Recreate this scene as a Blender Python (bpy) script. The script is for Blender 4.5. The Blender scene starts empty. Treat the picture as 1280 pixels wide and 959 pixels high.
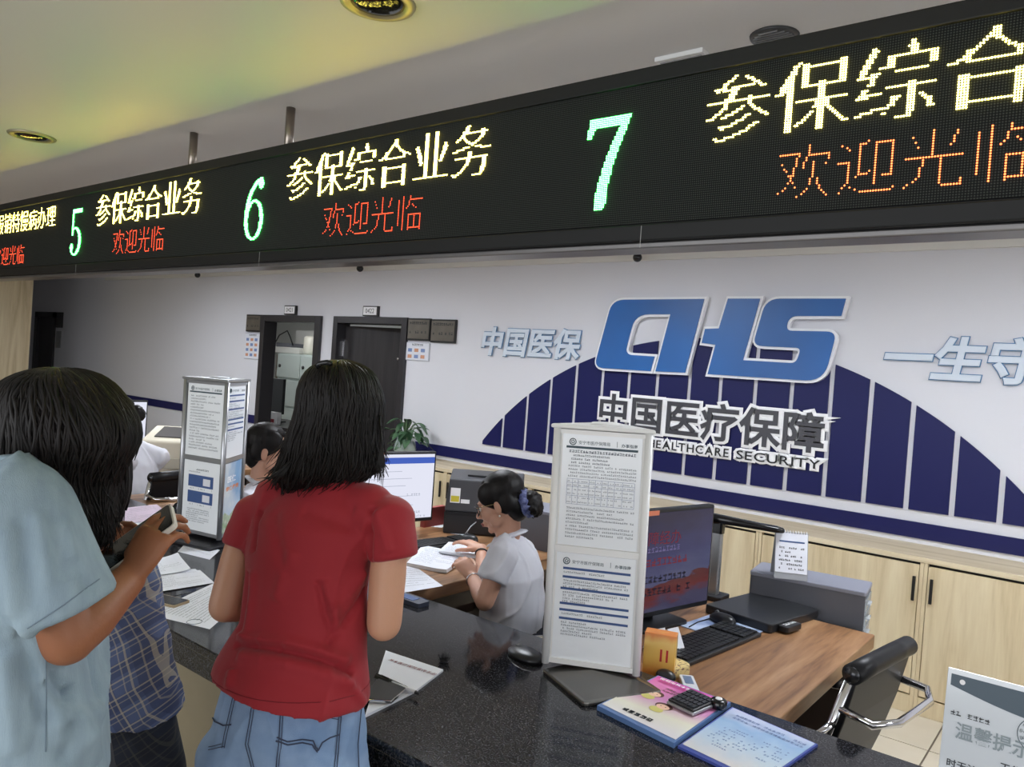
import bpy, bmesh, math, random
from mathutils import Vector as V, Matrix, noise, Quaternion
from mathutils.bvhtree import BVHTree
import numpy as np
random.seed(7)
SC=bpy.context.scene; COL=SC.collection
# ---------------------------------------------------------------- camera
F=965.; CZ=1.60
_yaw=math.radians(38.5); _pit=math.radians(-.98); _rol=math.radians(4.1)
cf=V((-math.sin(_yaw)*math.cos(_pit),math.cos(_yaw)*math.cos(_pit),math.sin(_pit)))
_r0=V((math.cos(_yaw),math.sin(_yaw),0)); _u0=_r0.cross(cf)
cr=_r0*math.cos(_rol)+_u0*math.sin(_rol); cu=_u0*math.cos(_rol)-_r0*math.sin(_rol)
CAM0=V((0,0,CZ))
cd=bpy.data.cameras.new('camera'); cam=bpy.data.objects.new('camera',cd); COL.objects.link(cam)
cd.sensor_width=36; cd.lens=F/1280*36; cd.clip_start=.05; cd.clip_end=60
m=Matrix.Identity(4)
for i in range(3):
    m[i][0]=cr[i]; m[i][1]=cu[i]; m[i][2]=-cf[i]; m[i][3]=CAM0[i]
cam.matrix_world=m; SC.camera=cam
def ray(px,py): return cf+cr*((px-640)/F)-cu*((py-479.5)/F)
def atd(px,py,d): return CAM0+ray(px,py)*d
def onY(px,py,y): r=ray(px,py); return CAM0+r*(y/r.y)
def onZ(px,py,z): r=ray(px,py); return CAM0+r*((z-CZ)/r.z)
# ---------------------------------------------------------------- world, lights, exposure
W=bpy.data.worlds.new('world'); SC.world=W; W.use_nodes=True
W.node_tree.nodes['Background'].inputs[0].default_value=(.75,.82,1,1)
W.node_tree.nodes['Background'].inputs[1].default_value=.12
def area(name,loc,aim,sx,sy,power,col=(1,1,1)):
    l=bpy.data.lights.new(name,'AREA'); l.shape='RECTANGLE'; l.size=sx; l.size_y=sy; l.energy=power; l.color=col
    o=bpy.data.objects.new(name,l); COL.objects.link(o); o.location=loc
    o.rotation_euler=(V(aim)-V(loc)).to_track_quat('-Z','Y').to_euler(); return o
area('window_daylight',(-1.5,-3.6,1.5),(-1.5,2,2.2),7,2.0,160,(.93,.96,1))
area('side_area_light',(3.7,.3,1.5),(-2,1.6,1.2),3,2.0,42,(.93,.96,1))  # unseen area lamp from the right; the wall there has no window
PANEL_E=34
SC.view_settings.view_transform='Standard'; SC.view_settings.look='None'
SC.view_settings.gamma=1; SC.view_settings.exposure=0.0; SC.view_settings.use_curve_mapping=False
SC.cycles.max_bounces=6; SC.cycles.caustics_reflective=False; SC.cycles.caustics_refractive=False
# ---------------------------------------------------------------- materials
MC={}
def srgb(r,g,b):
    f=lambda c:(c/255/12.92) if c<=10.3 else ((c/255+.055)/1.055)**2.4
    return (f(r),f(g),f(b),1)
def mat(name,col=(200,200,200),rough=.5,metal=0,bump=0,bscale=200,spec=.5,trans=0,emit=None,es=0,coat=0,sheen=0,mix=None,mscale=8,stretch=(1,1,1),mdetail=4,mlo=.35,mhi=.65,alpha=1,sss=0):
    if name in MC: return MC[name]
    M=bpy.data.materials.new(name); M.use_nodes=True; nt=M.node_tree; b=nt.nodes['Principled BSDF']
    b.inputs['Base Color'].default_value=srgb(*col); b.inputs['Roughness'].default_value=rough; b.inputs['Metallic'].default_value=metal
    b.inputs['Specular IOR Level'].default_value=spec; b.inputs['Transmission Weight'].default_value=trans
    b.inputs['Coat Weight'].default_value=coat; b.inputs['Coat Roughness'].default_value=.08
    b.inputs['Sheen Weight'].default_value=sheen; b.inputs['Alpha'].default_value=alpha
    if sss:
        b.inputs['Subsurface Weight'].default_value=sss; b.inputs['Subsurface Radius'].default_value=(.012,.005,.003); b.inputs['Subsurface Scale'].default_value=1
    if emit: b.inputs['Emission Color'].default_value=srgb(*emit); b.inputs['Emission Strength'].default_value=es
    if mix or bump:
        tc=nt.nodes.new('ShaderNodeTexCoord'); mp=nt.nodes.new('ShaderNodeMapping'); nt.links.new(tc.outputs['Object'],mp.inputs[0]); mp.inputs['Scale'].default_value=stretch
    if mix:
        n=nt.nodes.new('ShaderNodeTexNoise'); n.inputs['Scale'].default_value=mscale; n.inputs['Detail'].default_value=mdetail
        nt.links.new(mp.outputs[0],n.inputs['Vector'])
        r=nt.nodes.new('ShaderNodeValToRGB'); r.color_ramp.elements[0].position=mlo; r.color_ramp.elements[1].position=mhi
        r.color_ramp.elements[0].color=srgb(*col); r.color_ramp.elements[1].color=srgb(*mix)
        nt.links.new(n.outputs['Fac'],r.inputs[0]); nt.links.new(r.outputs[0],b.inputs['Base Color'])
    if bump:
        n2=nt.nodes.new('ShaderNodeTexNoise'); n2.inputs['Scale'].default_value=bscale; nt.links.new(mp.outputs[0],n2.inputs['Vector'])
        bp=nt.nodes.new('ShaderNodeBump'); bp.inputs['Strength'].default_value=bump; bp.inputs['Distance'].default_value=.002
        nt.links.new(n2.outputs['Fac'],bp.inputs['Height']); nt.links.new(bp.outputs[0],b.inputs['Normal'])
    MC[name]=M; return M
def wood(name,c1,c2,c3,stretch,scale=3,rough=.45):
    M=mat(name,c1,rough); nt=M.node_tree; b=nt.nodes['Principled BSDF']
    tc=nt.nodes.new('ShaderNodeTexCoord'); mp=nt.nodes.new('ShaderNodeMapping'); mp.inputs['Scale'].default_value=stretch
    nt.links.new(tc.outputs['Object'],mp.inputs[0])
    n=nt.nodes.new('ShaderNodeTexNoise'); n.inputs['Scale'].default_value=scale; n.inputs['Detail'].default_value=6; n.inputs['Distortion'].default_value=1.2
    n2=nt.nodes.new('ShaderNodeTexNoise'); n2.inputs['Scale'].default_value=scale*9; n2.inputs['Detail'].default_value=3
    nt.links.new(mp.outputs[0],n.inputs['Vector']); nt.links.new(mp.outputs[0],n2.inputs['Vector'])
    r=nt.nodes.new('ShaderNodeValToRGB'); e=r.color_ramp.elements
    e[0].position=.3; e[0].color=srgb(*c2); e[1].position=.72; e[1].color=srgb(*c3); k=e.new(.5); k.color=srgb(*c1)
    ad=nt.nodes.new('ShaderNodeMath'); ad.operation='MULTIPLY_ADD'; ad.inputs[1].default_value=.28
    sb=nt.nodes.new('ShaderNodeMath'); sb.operation='SUBTRACT'; sb.inputs[1].default_value=.14
    nt.links.new(n2.outputs['Fac'],ad.inputs[0]); nt.links.new(n.outputs['Fac'],ad.inputs[2]); nt.links.new(ad.outputs[0],sb.inputs[0]); nt.links.new(sb.outputs[0],r.inputs[0])
    nt.links.new(r.outputs[0],b.inputs['Base Color']); return M
def emis(name,col,s):
    if name in MC: return MC[name]
    M=bpy.data.materials.new(name); M.use_nodes=True; nt=M.node_tree; nt.nodes.clear()
    o=nt.nodes.new('ShaderNodeOutputMaterial'); e=nt.nodes.new('ShaderNodeEmission'); e.inputs[0].default_value=col; e.inputs[1].default_value=s
    nt.links.new(e.outputs[0],o.inputs[0]); MC[name]=M; return M
# ---------------------------------------------------------------- object helpers
def link(o,parent=None,label=None,cat=None,group=None,kind=None):
    COL.objects.link(o)
    if parent: o.parent=parent
    if label: o['label']=label
    if cat: o['category']=cat
    if group: o['group']=group
    if kind: o['kind']=kind
    return o
def thing(name,label,cat,loc=(0,0,0),rz=0,group=None):
    o=bpy.data.objects.new(name,None); o.empty_display_size=.05; o.location=loc; o.rotation_euler=(0,0,rz)
    return link(o,None,label,cat,group)
class MB:
    def __init__(s): s.v=[]; s.f=[]; s.mi=[]; s.cur=0; s.sm=[]
    def add(s,vs,fs,smooth=False):
        n=len(s.v); s.v+=[V(p) for p in vs]; s.f+=[tuple(i+n for i in f) for f in fs]; s.mi+=[s.cur]*len(fs); s.sm+=[smooth]*len(fs); return s
    def box(s,a,b,R=None,c=None):
        x0,y0,z0=a; x1,y1,z1=b
        vs=[V(p) for p in [(x0,y0,z0),(x1,y0,z0),(x1,y1,z0),(x0,y1,z0),(x0,y0,z1),(x1,y0,z1),(x1,y1,z1),(x0,y1,z1)]]
        if R is not None:
            c=V(c) if c is not None else V((0,0,0)); vs=[R@(p-c)+c for p in vs]
        return s.add(vs,[(0,3,2,1),(4,5,6,7),(0,1,5,4),(1,2,6,5),(2,3,7,6),(3,0,4,7)])
    def rbox(s,a,b,r=.005,n=3,axis=2):
        # box with corners rounded about one axis
        ax=[i for i in range(3) if i!=axis]
        pts=[]
        for (cx,cy,a0) in ((b[ax[0]]-r,b[ax[1]]-r,0),(a[ax[0]]+r,b[ax[1]]-r,90),(a[ax[0]]+r,a[ax[1]]+r,180),(b[ax[0]]-r,a[ax[1]]+r,270)):
            for k in range(n+1):
                t=math.radians(a0+90*k/n); pts.append((cx+r*math.cos(t),cy+r*math.sin(t)))
        return s.prism(pts,a[axis],b[axis],axis)
    def prism(s,pts,z0,z1,axis=2,smooth=False):
        ax=[i for i in range(3) if i!=axis]; n=len(pts); vs=[]
        for z in (z0,z1):
            for p in pts:
                q=[0,0,0]; q[ax[0]]=p[0]; q[ax[1]]=p[1]; q[axis]=z; vs.append(q)
        flip=(axis==1)
        fs=[tuple(range(n-1,-1,-1)),tuple(range(n,2*n))]
        fs+=[(i,(i+1)%n,n+(i+1)%n,n+i) for i in range(n)]
        if flip: fs=[tuple(reversed(f)) for f in fs]
        return s.add(vs,fs,smooth)
    def loft(s,rings,cap=True,n=24,smooth=True,ex=1.0):
        # ring = (centre, axis_a, axis_b)
        k=len(s.v); vs=[]; fs=[]
        for c,a,b in rings:
            c=V(c);a=V(a);b=V(b)
            for i in range(n):
                t=2*math.pi*i/n; ct,st=math.cos(t),math.sin(t)
                if ex!=1: ct=math.copysign(abs(ct)**ex,ct); st=math.copysign(abs(st)**ex,st)
                vs.append(c+a*ct+b*st)
        m=len(rings)
        for j in range(m-1):
            for i in range(n):
                fs.append((j*n+i,j*n+(i+1)%n,(j+1)*n+(i+1)%n,(j+1)*n+i))
        if cap: fs.append(tuple(range(n-1,-1,-1))); fs.append(tuple((m-1)*n+i for i in range(n)))
        s.add(vs,fs,smooth); return s
    def tube(s,pts,r,n=8,cap=True,flat=1.0,up=None,smooth=True):
        pts=[V(p) for p in pts]; rs=r if isinstance(r,(list,tuple)) else [r]*len(pts)
        rings=[]; prev=None
        for i,p in enumerate(pts):
            t=(pts[min(i+1,len(pts)-1)]-pts[max(i-1,0)])
            if t.length<1e-9: t=V((0,0,1))
            t.normalize()
            if prev is None:
                u=V(up) if up else (V((0,0,1)) if abs(t.z)<.9 else V((1,0,0)))
                a=t.cross(u).normalized()
            else:
                a=prev-t*prev.dot(t)
                a=a.normalized() if a.length>1e-6 else t.orthogonal().normalized()
            prev=a; b=t.cross(a)
            rings.append((p,a*rs[i],b*rs[i]*flat))
        return s.loft(rings,cap,n,smooth)
    def cyl(s,a,b,r,n=16,r2=None): return s.tube([a,b],[r,r if r2 is None else r2],n)
    def lathe(s,prof,c=(0,0,0),n=24,smooth=True):
        return s.loft([((c[0],c[1],c[2]+z),(max(r,1e-5),0,0),(0,max(r,1e-5),0)) for r,z in prof],True,n,smooth)
    def ell(s,c,r,R=None,n=14,k=9):
        R=R or Matrix.Identity(3); c=V(c); rings=[]
        for j in range(k+1):
            t=-math.pi/2+math.pi*j/k; cz=max(math.cos(t),.02)
            rings.append((c+R@V((0,0,r[2]*math.sin(t))),R@V((r[0]*cz,0,0)),R@V((0,r[1]*cz,0))))
        return s.loft(rings,True,n)
    def cap(s,p0,r0,p1,r1,n=14):
        p0=V(p0);p1=V(p1); d=p1-p0; L=d.length or 1e-6; d/=L
        pts=[];rs=[]
        for t in (-1,-.9,-.7,-.4,0): pts.append(p0+d*r0*t); rs.append(max(r0*math.sqrt(max(0,1-t*t)),r0*.05))
        for q in (.25,.5,.75): pts.append(p0+d*L*q); rs.append(r0+(r1-r0)*q)
        for t in (0,.4,.7,.9,1): pts.append(p1+d*r1*t); rs.append(max(r1*math.sqrt(max(0,1-t*t)),r1*.05))
        return s.tube(pts,rs,n)
    def chain(s,pts,rs,n=14):
        for i in range(len(pts)-1): s.cap(pts[i],rs[i],pts[i+1],rs[i+1],n)
        return s
    def mesh(s,name):
        me=bpy.data.meshes.new(name); me.from_pydata([tuple(p) for p in s.v],[],s.f)
        me.polygons.foreach_set('material_index',s.mi); me.polygons.foreach_set('use_smooth',s.sm); me.update(); return me
    def build(s,name,m,parent=None,label=None,cat=None,group=None,kind=None,bevel=0,seg=2,loc=None,rot=None):
        me=s.mesh(name)
        for x in (m if isinstance(m,(list,tuple)) else [m]): me.materials.append(x)
        o=bpy.data.objects.new(name,me)
        if loc is not None: o.location=loc
        if rot is not None: o.rotation_euler=rot
        link(o,parent,label,cat,group,kind)
        if bevel:
            b=o.modifiers.new('bevel','BEVEL'); b.width=bevel; b.segments=seg; b.limit_method='ANGLE'; b.angle_limit=math.radians(50)
        return o
def struct(name,mb,m,parent=None,label=None,**k):
    return mb.build(name,m,parent,label=label,kind='structure' if parent is None else None,**k)
def bx(a,b): return MB().box(a,b)
def copy_tree(o,parent=None,**kw):
    c=o.copy(); COL.objects.link(c); c.parent=parent
    for k,v in kw.items():
        if k in ('loc',): c.location=v
        elif k=='rz': c.rotation_euler=(0,0,v)
        else: c[k]=v
    for ch in [x for x in COL.objects if x.parent is o]: copy_tree(ch,c)
    return c
# ---------------------------------------------------------------- text helpers
_TC={}
def text_mesh(s,off=0.,ext=0.):
    k=(s,off,ext)
    if k in _TC: return _TC[k]
    c=bpy.data.curves.new('t','FONT'); c.body=s; c.size=1; c.offset=off; c.extrude=ext; c.resolution_u=3
    o=bpy.data.objects.new('t',c); COL.objects.link(o)
    dg=bpy.context.evaluated_depsgraph_get(); me=bpy.data.meshes.new_from_object(o.evaluated_get(dg))
    d=([v.co.copy() for v in me.vertices],[tuple(p.vertices) for p in me.polygons])
    bpy.data.objects.remove(o); bpy.data.curves.remove(c); bpy.data.meshes.remove(me); _TC[k]=d; return d
def put_text(mb,s,O,ux,uy,h,w=None,off=0.,ext=0.,shear=0.,align='l'):
    # em-height h, mapped on the plane O + ux,uy ; normal = ux x uy ; ext in metres
    O=V(O);ux=V(ux).normalized();uy=V(uy).normalized();un=ux.cross(uy)
    vs,fs=text_mesh(s,off,.5 if ext else 0.)
    if not vs: return mb
    xs=[v.x for v in text_mesh(s,0,0)[0]]; tw=max(xs)
    sx=h if w is None else w/tw
    dx=0 if align=='l' else (-tw*sx/2 if align=='c' else -tw*sx)
    mb.add([O+ux*(v.x*sx+dx+shear*v.y*h)+uy*(v.y*h)+un*((v.z+.5)*ext if ext else 0) for v in vs],fs); return mb
def rim_mesh(s,off,rim):
    k=(s,off,rim,'rim')
    if k in _TC: return _TC[k]
    c=bpy.data.curves.new('t','FONT'); c.body=s; c.size=1; c.offset=off; c.fill_mode='NONE'; c.bevel_depth=rim; c.bevel_resolution=1; c.resolution_u=2
    o=bpy.data.objects.new('t',c); COL.objects.link(o)
    dg=bpy.context.evaluated_depsgraph_get(); me=bpy.data.meshes.new_from_object(o.evaluated_get(dg))
    d=([v.co.copy() for v in me.vertices],[tuple(p.vertices) for p in me.polygons])
    bpy.data.objects.remove(o); bpy.data.curves.remove(c); bpy.data.meshes.remove(me); _TC[k]=d; return d
def put_rim(mb,s,O,ux,uy,h,sx,off,rim,ext,shear):
    O=V(O);ux=V(ux);uy=V(uy);un=ux.cross(uy)
    for (vs,fs),flat in ((rim_mesh(s,off,rim),True),(text_mesh(s,off,.5),False)):
        mb.add([O+ux*(v.x*sx+shear*v.y*h)+uy*(v.y*h)+un*(((v.z/rim*.5+.5) if flat else (v.z+.5)*.9)*ext) for v in vs],fs)
    return mb
def raster(s,N,off):
    vs,fs=text_mesh(s,off); g=np.zeros((N,N),bool)
    X,Y=np.meshgrid((np.arange(N)+.5)/N,-.10+(np.arange(N)+.5)/N*.98)
    for f in fs:
        for k in range(1,len(f)-1):
            a,b,c=vs[f[0]],vs[f[k]],vs[f[k+1]]
            d=(b.y-c.y)*(a.x-c.x)+(c.x-b.x)*(a.y-c.y)
            if abs(d)<1e-12: continue
            u=((b.y-c.y)*(X-c.x)+(c.x-b.x)*(Y-c.y))/d; v=((c.y-a.y)*(X-c.x)+(a.x-c.x)*(Y-c.y))/d
            g|=(u>=0)&(v>=0)&(u+v<=1)
    return g
def fake_line(mb,O,ux,uy,x0,x1,y,h,rnd,dens=.9,bold=.13):
    x=x0
    while x<x1:
        if rnd.random()<dens:
            w=h*.86
            for (a,b,c,d) in ((0,rnd.uniform(.1,.9),w,None),(0,rnd.uniform(.1,.9),w*rnd.uniform(.5,1),None),(rnd.uniform(.1,.8)*w,0,None,h),(0,0,w,None)):
                if d is None: q=[(x+a,y+b*h),(x+a+c,y+b*h),(x+a+c,y+b*h+h*bold),(x+a,y+b*h+h*bold)]
                else: q=[(x+a,y),(x+a+h*bold,y),(x+a+h*bold,y+h),(x+a,y+h)]
                mb.add([O+ux*p+uy*r for p,r in q],[(0,1,2,3)])
        x+=h*1.08
def para(mb,O,ux,uy,x0,x1,ytop,n,h,gap,seed=1,dens=.9,short=.3,bold=.13,indent=0):
    rnd=random.Random(seed); y=ytop
    for i in range(n):
        y-=h+gap; e=x1 if rnd.random()>short else x0+(x1-x0)*rnd.uniform(.3,.9)
        fake_line(mb,O,ux,uy,x0+(indent if i%3==0 else 0),e,y,h,rnd,dens,bold)
    return y
def quad(mb,O,ux,uy,x0,y0,x1,y1,dn=0):
    un=ux.cross(uy); mb.add([O+ux*a+uy*b+un*dn for a,b in ((x0,y0),(x1,y0),(x1,y1),(x0,y1))],[(0,1,2,3)]); return mb
INK=mat('ink',(50,55,62),.7); INKB=mat('ink_blue',(62,88,140),.6); INKR=mat('ink_red',(190,40,40),.6); INKG=mat('ink_slate',(60,80,90),.6)
PAPER=mat('paper',(225,227,235),.65); CHROME=mat('chrome',(225,225,228),.12,1); BLACKP=mat('black_plastic',(26,27,30),.35); BLACKG=mat('black_gloss',(16,17,20),.15)
# ================================================================ STRUCTURE
wallm=mat('wall_paint',(222,222,228),.55,bump=.05,bscale=300)
ceilm=mat('ceiling_paint',(226,224,220),.5)
YW=4.78; ZC=2.48
# back wall with three door openings (x ranges), wall face at y=YW
doors=[(-13.34,-12.6,1.94),(-7.20,-6.317,1.935),(-5.99,-5.08,1.935)]; WT=.12
wb=MB(); xs=-14.5
for a,b,h in doors:
    wb.box((xs,YW,0),(a,YW+WT,ZC)); wb.box((a,YW,h),(b,YW+WT,ZC)); xs=b
wb.box((xs,YW,0),(4,YW+WT,ZC)); struct('wall_back',wb,wallm)
struct('ceiling',bx((-14.5,-4,ZC),(4,YW+.2,ZC+.1)),ceilm)
struct('wall_right',bx((3.9,-4,0),(4.1,YW,ZC)),wallm)
wf=MB(); wf.box((-14.5,-4.2,0),(-5.2,-4,ZC)).box((2.2,-4.2,0),(4,-4,ZC)).box((-5.2,-4.2,0),(2.2,-4,.35)).box((-5.2,-4.2,2.35),(2.2,-4,ZC)); struct('wall_front',wf,wallm)
w1=MB()
for i in range(6): x=-5.2+7.4*i/5; w1.box((x-.04,-4.12,.35),(x+.04,-4.06,2.35))
w1.box((-5.2,-4.12,.35),(2.2,-4.06,.43)).box((-5.2,-4.12,2.27),(2.2,-4.06,2.35)); struct('window_1',w1,mat('window_frame',(90,92,95),.4,.5))
oakv=wood('oak_vertical',(218,200,165),(200,180,142),(228,213,180),(5,5,.35),2.2)
oakh=wood('oak_horizontal',(222,206,176),(205,187,152),(232,218,190),(.35,5,5),2.2)
wl=MB().box((-11.2,-4,0),(-11.0,3.878,ZC)); struct('wall_left',wl,oakv)
struct('wall_corridor_end',bx((-14.7,2,0),(-14.5,YW,ZC)),wallm)
# floor: screed + tiles
fl=struct('floor',bx((-14.5,-4,-.05),(4,YW+3.2,-.006)),mat('grout',(120,112,100),.8))
tm_=mat('floor_tile',(205,196,178),.18,mix=(214,206,190),mscale=2.5,coat=.2)
tile=bx((-.396,-.396,-.006),(.396,.396,0)).mesh('floor_tile'); tile.materials.append(tm_)
for i in range(11):
    for j in range(8):
        o=bpy.data.objects.new('floor_tile',tile); o.location=(-6.6+.8*i,-1.2+.8*j,0); link(o,fl)
rest=MB()
for i in range(-10,4):
    for j in range(-3,10):
        x=-6.6+.8*i; y=-1.2+.8*j
        if x<-6.7 and x>-14.3: rest.box((x-.396,y-.396,-.006),(x+.396,y+.396,0))
rest.build('floor_tile',tm_,fl,kind='stuff')
# navy stripe on the wall (raised board), broken by the doors
navy=mat('navy_board',(22,25,82),.45,spec=.3)
st=MB()
for a,b in ((-12.5,-7.26),(-6.236,-6.04),(-5.0,3.9)): st.box((a,YW-.012,.832),(b,YW,.920))
struct('trim_1',st,navy,label='navy blue raised stripe running along the white back wall')
struct('trim_2',MB().box((-11.0,YW-.03,ZC-.05),(4,YW,ZC)),ceilm)
# doors
darkwood=mat('dark_door',(40,38,40),.45,mix=(52,49,50),mscale=3,stretch=(8,8,.5))
framem=mat('dark_frame',(46,44,47),.4)
d1=MB().box((-7.255,YW-.03,0),(-7.185,YW+WT+.01,2.0)).box((-6.33,YW-.03,0),(-6.237,YW+WT+.01,2.0)).box((-7.185,YW-.03,1.932),(-6.33,YW+WT+.01,2.0))
struct('door_1',d1,framem,label='open dark door frame 0421 with a view into the office',bevel=.004)
d2=struct('door_2',MB().box((-6.04,YW-.03,0),(-5.975,YW+WT+.01,2.0)).box((-5.085,YW-.03,0),(-5.015,YW+WT+.01,2.0)).box((-5.975,YW-.03,1.935),(-5.085,YW+WT+.01,2.0)),framem,label='dark door 0422 standing slightly ajar',bevel=.004)
lf=MB(); Rz=Matrix.Rotation(math.radians(9),3,'Z'); c=V((-5.97,YW+.07,0))
lf.box((-5.965,YW+.07,.01),(-5.09,YW+.11,1.915),Rz,c); lf.build('door_leaf',darkwood,d2,bevel=.003)
vw=Rz@(V((-5.30,YW+.068,1.63))-c)+c
MB().cyl(vw,vw+V((0,-.012,0)),.014).build('peephole',CHROME,d2)
MB().box((-5.975,YW+.02,1.62),(-5.968,YW+.07,1.76)).box((-5.975,YW+.055,1.60),(-5.955,YW+.069,1.78)).build('hinge',CHROME,d2,label='bright steel hinge')
d3=struct('door_3',MB().box((-13.34,YW-.03,0),(-13.24,YW+.1,1.98)).box((-12.68,YW-.03,0),(-12.6,YW+.1,1.98)).box((-13.34,YW-.03,1.9),(-12.6,YW+.1,1.98)),framem,label='black door at the far dark end of the back wall')
bx((-13.24,YW+.02,0),(-12.68,YW+.06,1.9)).build('door_leaf',darkwood,d3)
# dark skirting
struct('baseboard_back',MB().box((-12.5,YW-.015,0),(-7.26,YW,.1)),mat('skirting',(60,58,58),.4))
# office behind door 1
om=mat('office_wall',(215,217,214),.6)
ob=MB().box((-12.5,7.6,0),(-5.2,7.7,ZC)).box((-12.6,YW+.15,0),(-12.5,7.6,ZC)).box((-5.2,YW+.15,0),(-5.1,7.6,ZC)).box((-12.5,YW+.15,ZC),(-5.2,7.6,ZC+.1))
struct('wall_office',ob,om)
# corridor darkness behind wood partition needs no light
# ================================================================ CEILING FIXTURES
diff=emis('panel_diffuser',(.88,.93,1,1),PANEL_E)
LP=[(-7.6,3.02),(-5.2,3.02),(-2.8,3.02),(-.4,3.02),(2.0,3.02)]
p0=thing('ceiling_light_panel','square white ceiling light over the staff side, far left of the row','light',(LP[0][0],LP[0][1],ZC))
MB().box((-.31,-.31,-.012),(.31,-.29,0)).box((-.31,.29,-.012),(.31,.31,0)).box((-.31,-.29,-.012),(-.29,.29,0)).box((.29,-.29,-.012),(.31,.29,0)).build('panel_frame',mat('white_metal',(225,225,225),.4),p0)
bx((-.29,-.29,-.006),(.29,.29,-.001)).build('diffuser',diff,p0)
for i,(x,y) in enumerate(LP[1:]):
    copy_tree(p0,loc=(x,y,ZC),label=['square ceiling light panel above the open office doors','square ceiling light panel above the bespectacled clerk','square ceiling light panel above the empty desk','square ceiling light panel at the right end of the row'][i])
op=bx((-.3,-.3,-.01),(.3,.3,0)).build('office_ceiling_light',emis('office_diffuser',(1,1,1,1),14),None,'white ceiling panel lit inside the office behind door 0421','light',loc=(-8.8,5.9,ZC))
gold=mat('brass_rim',(186,178,156),.42,.8)
def downlight(px,py,label):
    p=onZ(px,py,ZC); t=thing('downlight',label,'light',(p.x,p.y,ZC),group='unlit brass-rimmed downlights')
    MB().loft([((0,0,0),(.095,0,0),(0,.095,0)),((0,0,-.006),(.092,0,0),(0,.092,0)),((0,0,-.008),(.074,0,0),(0,.074,0)),((0,0,-.001),(.07,0,0),(0,.07,0))],True,32).build('rim',gold,t)
    MB().lathe([(.066,-.0012),(.066,-.004),(.05,-.008),(.03,-.011),(.001,-.012)],n=28).build('bulb',mat('bulb_glass',(70,68,64),.08,.7,mix=(30,30,30),mscale=30),t)
downlight(40,170,'brass-rimmed unlit downlight at the far left of the ceiling'); downlight(472,3,'brass-rimmed unlit downlight at the top edge above the sign')
p=onZ(968,45,ZC); t=thing('ceiling_speaker','round dark-rimmed ceiling speaker just above the sign','speaker',(p.x,p.y,ZC))
MB().lathe([(.06,0),(.058,-.006),(.052,-.008),(.001,-.008)],n=28).build('rim',mat('speaker_rim',(60,60,60),.4),t)
gr=MB()
for i in range(-4,5):
    hl=math.sqrt(.05**2-(i*.011)**2); gr.box((-hl,i*.011-.002,-.011),(hl,i*.011+.002,-.008))
gr.build('grille',mat('speaker_grille',(120,120,118),.4),t)
p=onZ(852,69,ZC); t=thing('ceiling_vent','thin white slot vent in the ceiling above the sign','vent',(p.x,p.y,ZC))
bx((-.07,-.02,-.012),(.07,.02,0)).build('vent_frame',mat('vent_white',(235,235,232),.4),t); bx((-.06,-.006,-.014),(.06,.006,-.012)).build('slot',mat('vent_slot',(150,150,150),.5),t)
for (px,py,l) in ((245,341,'small black ceiling camera left, near the wall corner'),(448,333,'small black ceiling camera above the ajar door'),(795,320,'black dome camera under the ceiling above the blue logo')):
    p=onY(px,py,YW-.14); t=thing('security_camera',l,'camera',(p.x,YW-.12,ZC))
    MB().lathe([(.035,0),(.035,-.012),(.02,-.02)],n=20).build('mount',mat('cam_white',(225,225,225),.4),t)
    MB().ell((0,-.0,-.045),(.032,.032,.032)).build('dome',BLACKG,t)
# ================================================================ LED SIGN
sign=thing('led_sign','long black hanging display board with glowing Chinese text and digits above the counter','sign',(0,0,0))
hous=mat('sign_housing',(24,25,26),.5,.1,spec=.3); SY=1.55; X0,X1=-9.6,1.2; ZB,ZT=1.916,2.314
hb=MB().box((X0,SY+.014,ZB),(X1,SY+.105,ZT)); hb.box((X0,SY,2.277),(X1,SY+.014,ZT)); hb.box((X0,SY,ZB),(X1,SY+.014,1.953)); hb.build('housing',hous,sign,bevel=.003)
bx((X0,SY+.02,ZB-.014),(X1,SY+.1,ZB)).build('bottom_rail',mat('sign_rail',(120,118,118),.3,.7),sign,bevel=.003)
PIT=.0048; LZ0=1.957
M=mat('led_panel',(20,21,22),.7,spec=.2); nt=M.node_tree; b=nt.nodes['Principled BSDF']
tc=nt.nodes.new('ShaderNodeTexCoord'); mp=nt.nodes.new('ShaderNodeVectorMath'); mp.operation='SCALE'; mp.inputs['Scale'].default_value=1/PIT
fr=nt.nodes.new('ShaderNodeVectorMath'); fr.operation='FRACTION'; sb=nt.nodes.new('ShaderNodeVectorMath'); sb.operation='SUBTRACT'; sb.inputs[1].default_value=(.5,.5,.5)
sp=nt.nodes.new('ShaderNodeSeparateXYZ'); cb=nt.nodes.new('ShaderNodeCombineXYZ'); ln=nt.nodes.new('ShaderNodeVectorMath'); ln.operation='LENGTH'
lt=nt.nodes.new('ShaderNodeMath'); lt.operation='LESS_THAN'; lt.inputs[1].default_value=.3
mx=nt.nodes.new('ShaderNodeMix'); mx.data_type='RGBA'; mx.inputs[6].default_value=srgb(12,14,14); mx.inputs[7].default_value=srgb(58,62,58)
nt.links.new(tc.outputs['Object'],mp.inputs[0]); nt.links.new(mp.outputs[0],fr.inputs[0]); nt.links.new(fr.outputs[0],sb.inputs[0]); nt.links.new(sb.outputs[0],sp.inputs[0])
nt.links.new(sp.outputs[0],cb.inputs[0]); nt.links.new(sp.outputs[2],cb.inputs[1]); nt.links.new(cb.outputs[0],ln.inputs[0]); nt.links.new(ln.outputs['Value'],lt.inputs[0])
nt.links.new(lt.outputs[0],mx.inputs[0]); nt.links.new(mx.outputs[2],b.inputs['Base Color'])
scr=bx((X0+.02,SY+.008,0),(X1-.02,SY+.014,.320)).build('led_panel',M,sign,loc=(0,0,LZ0))
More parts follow.
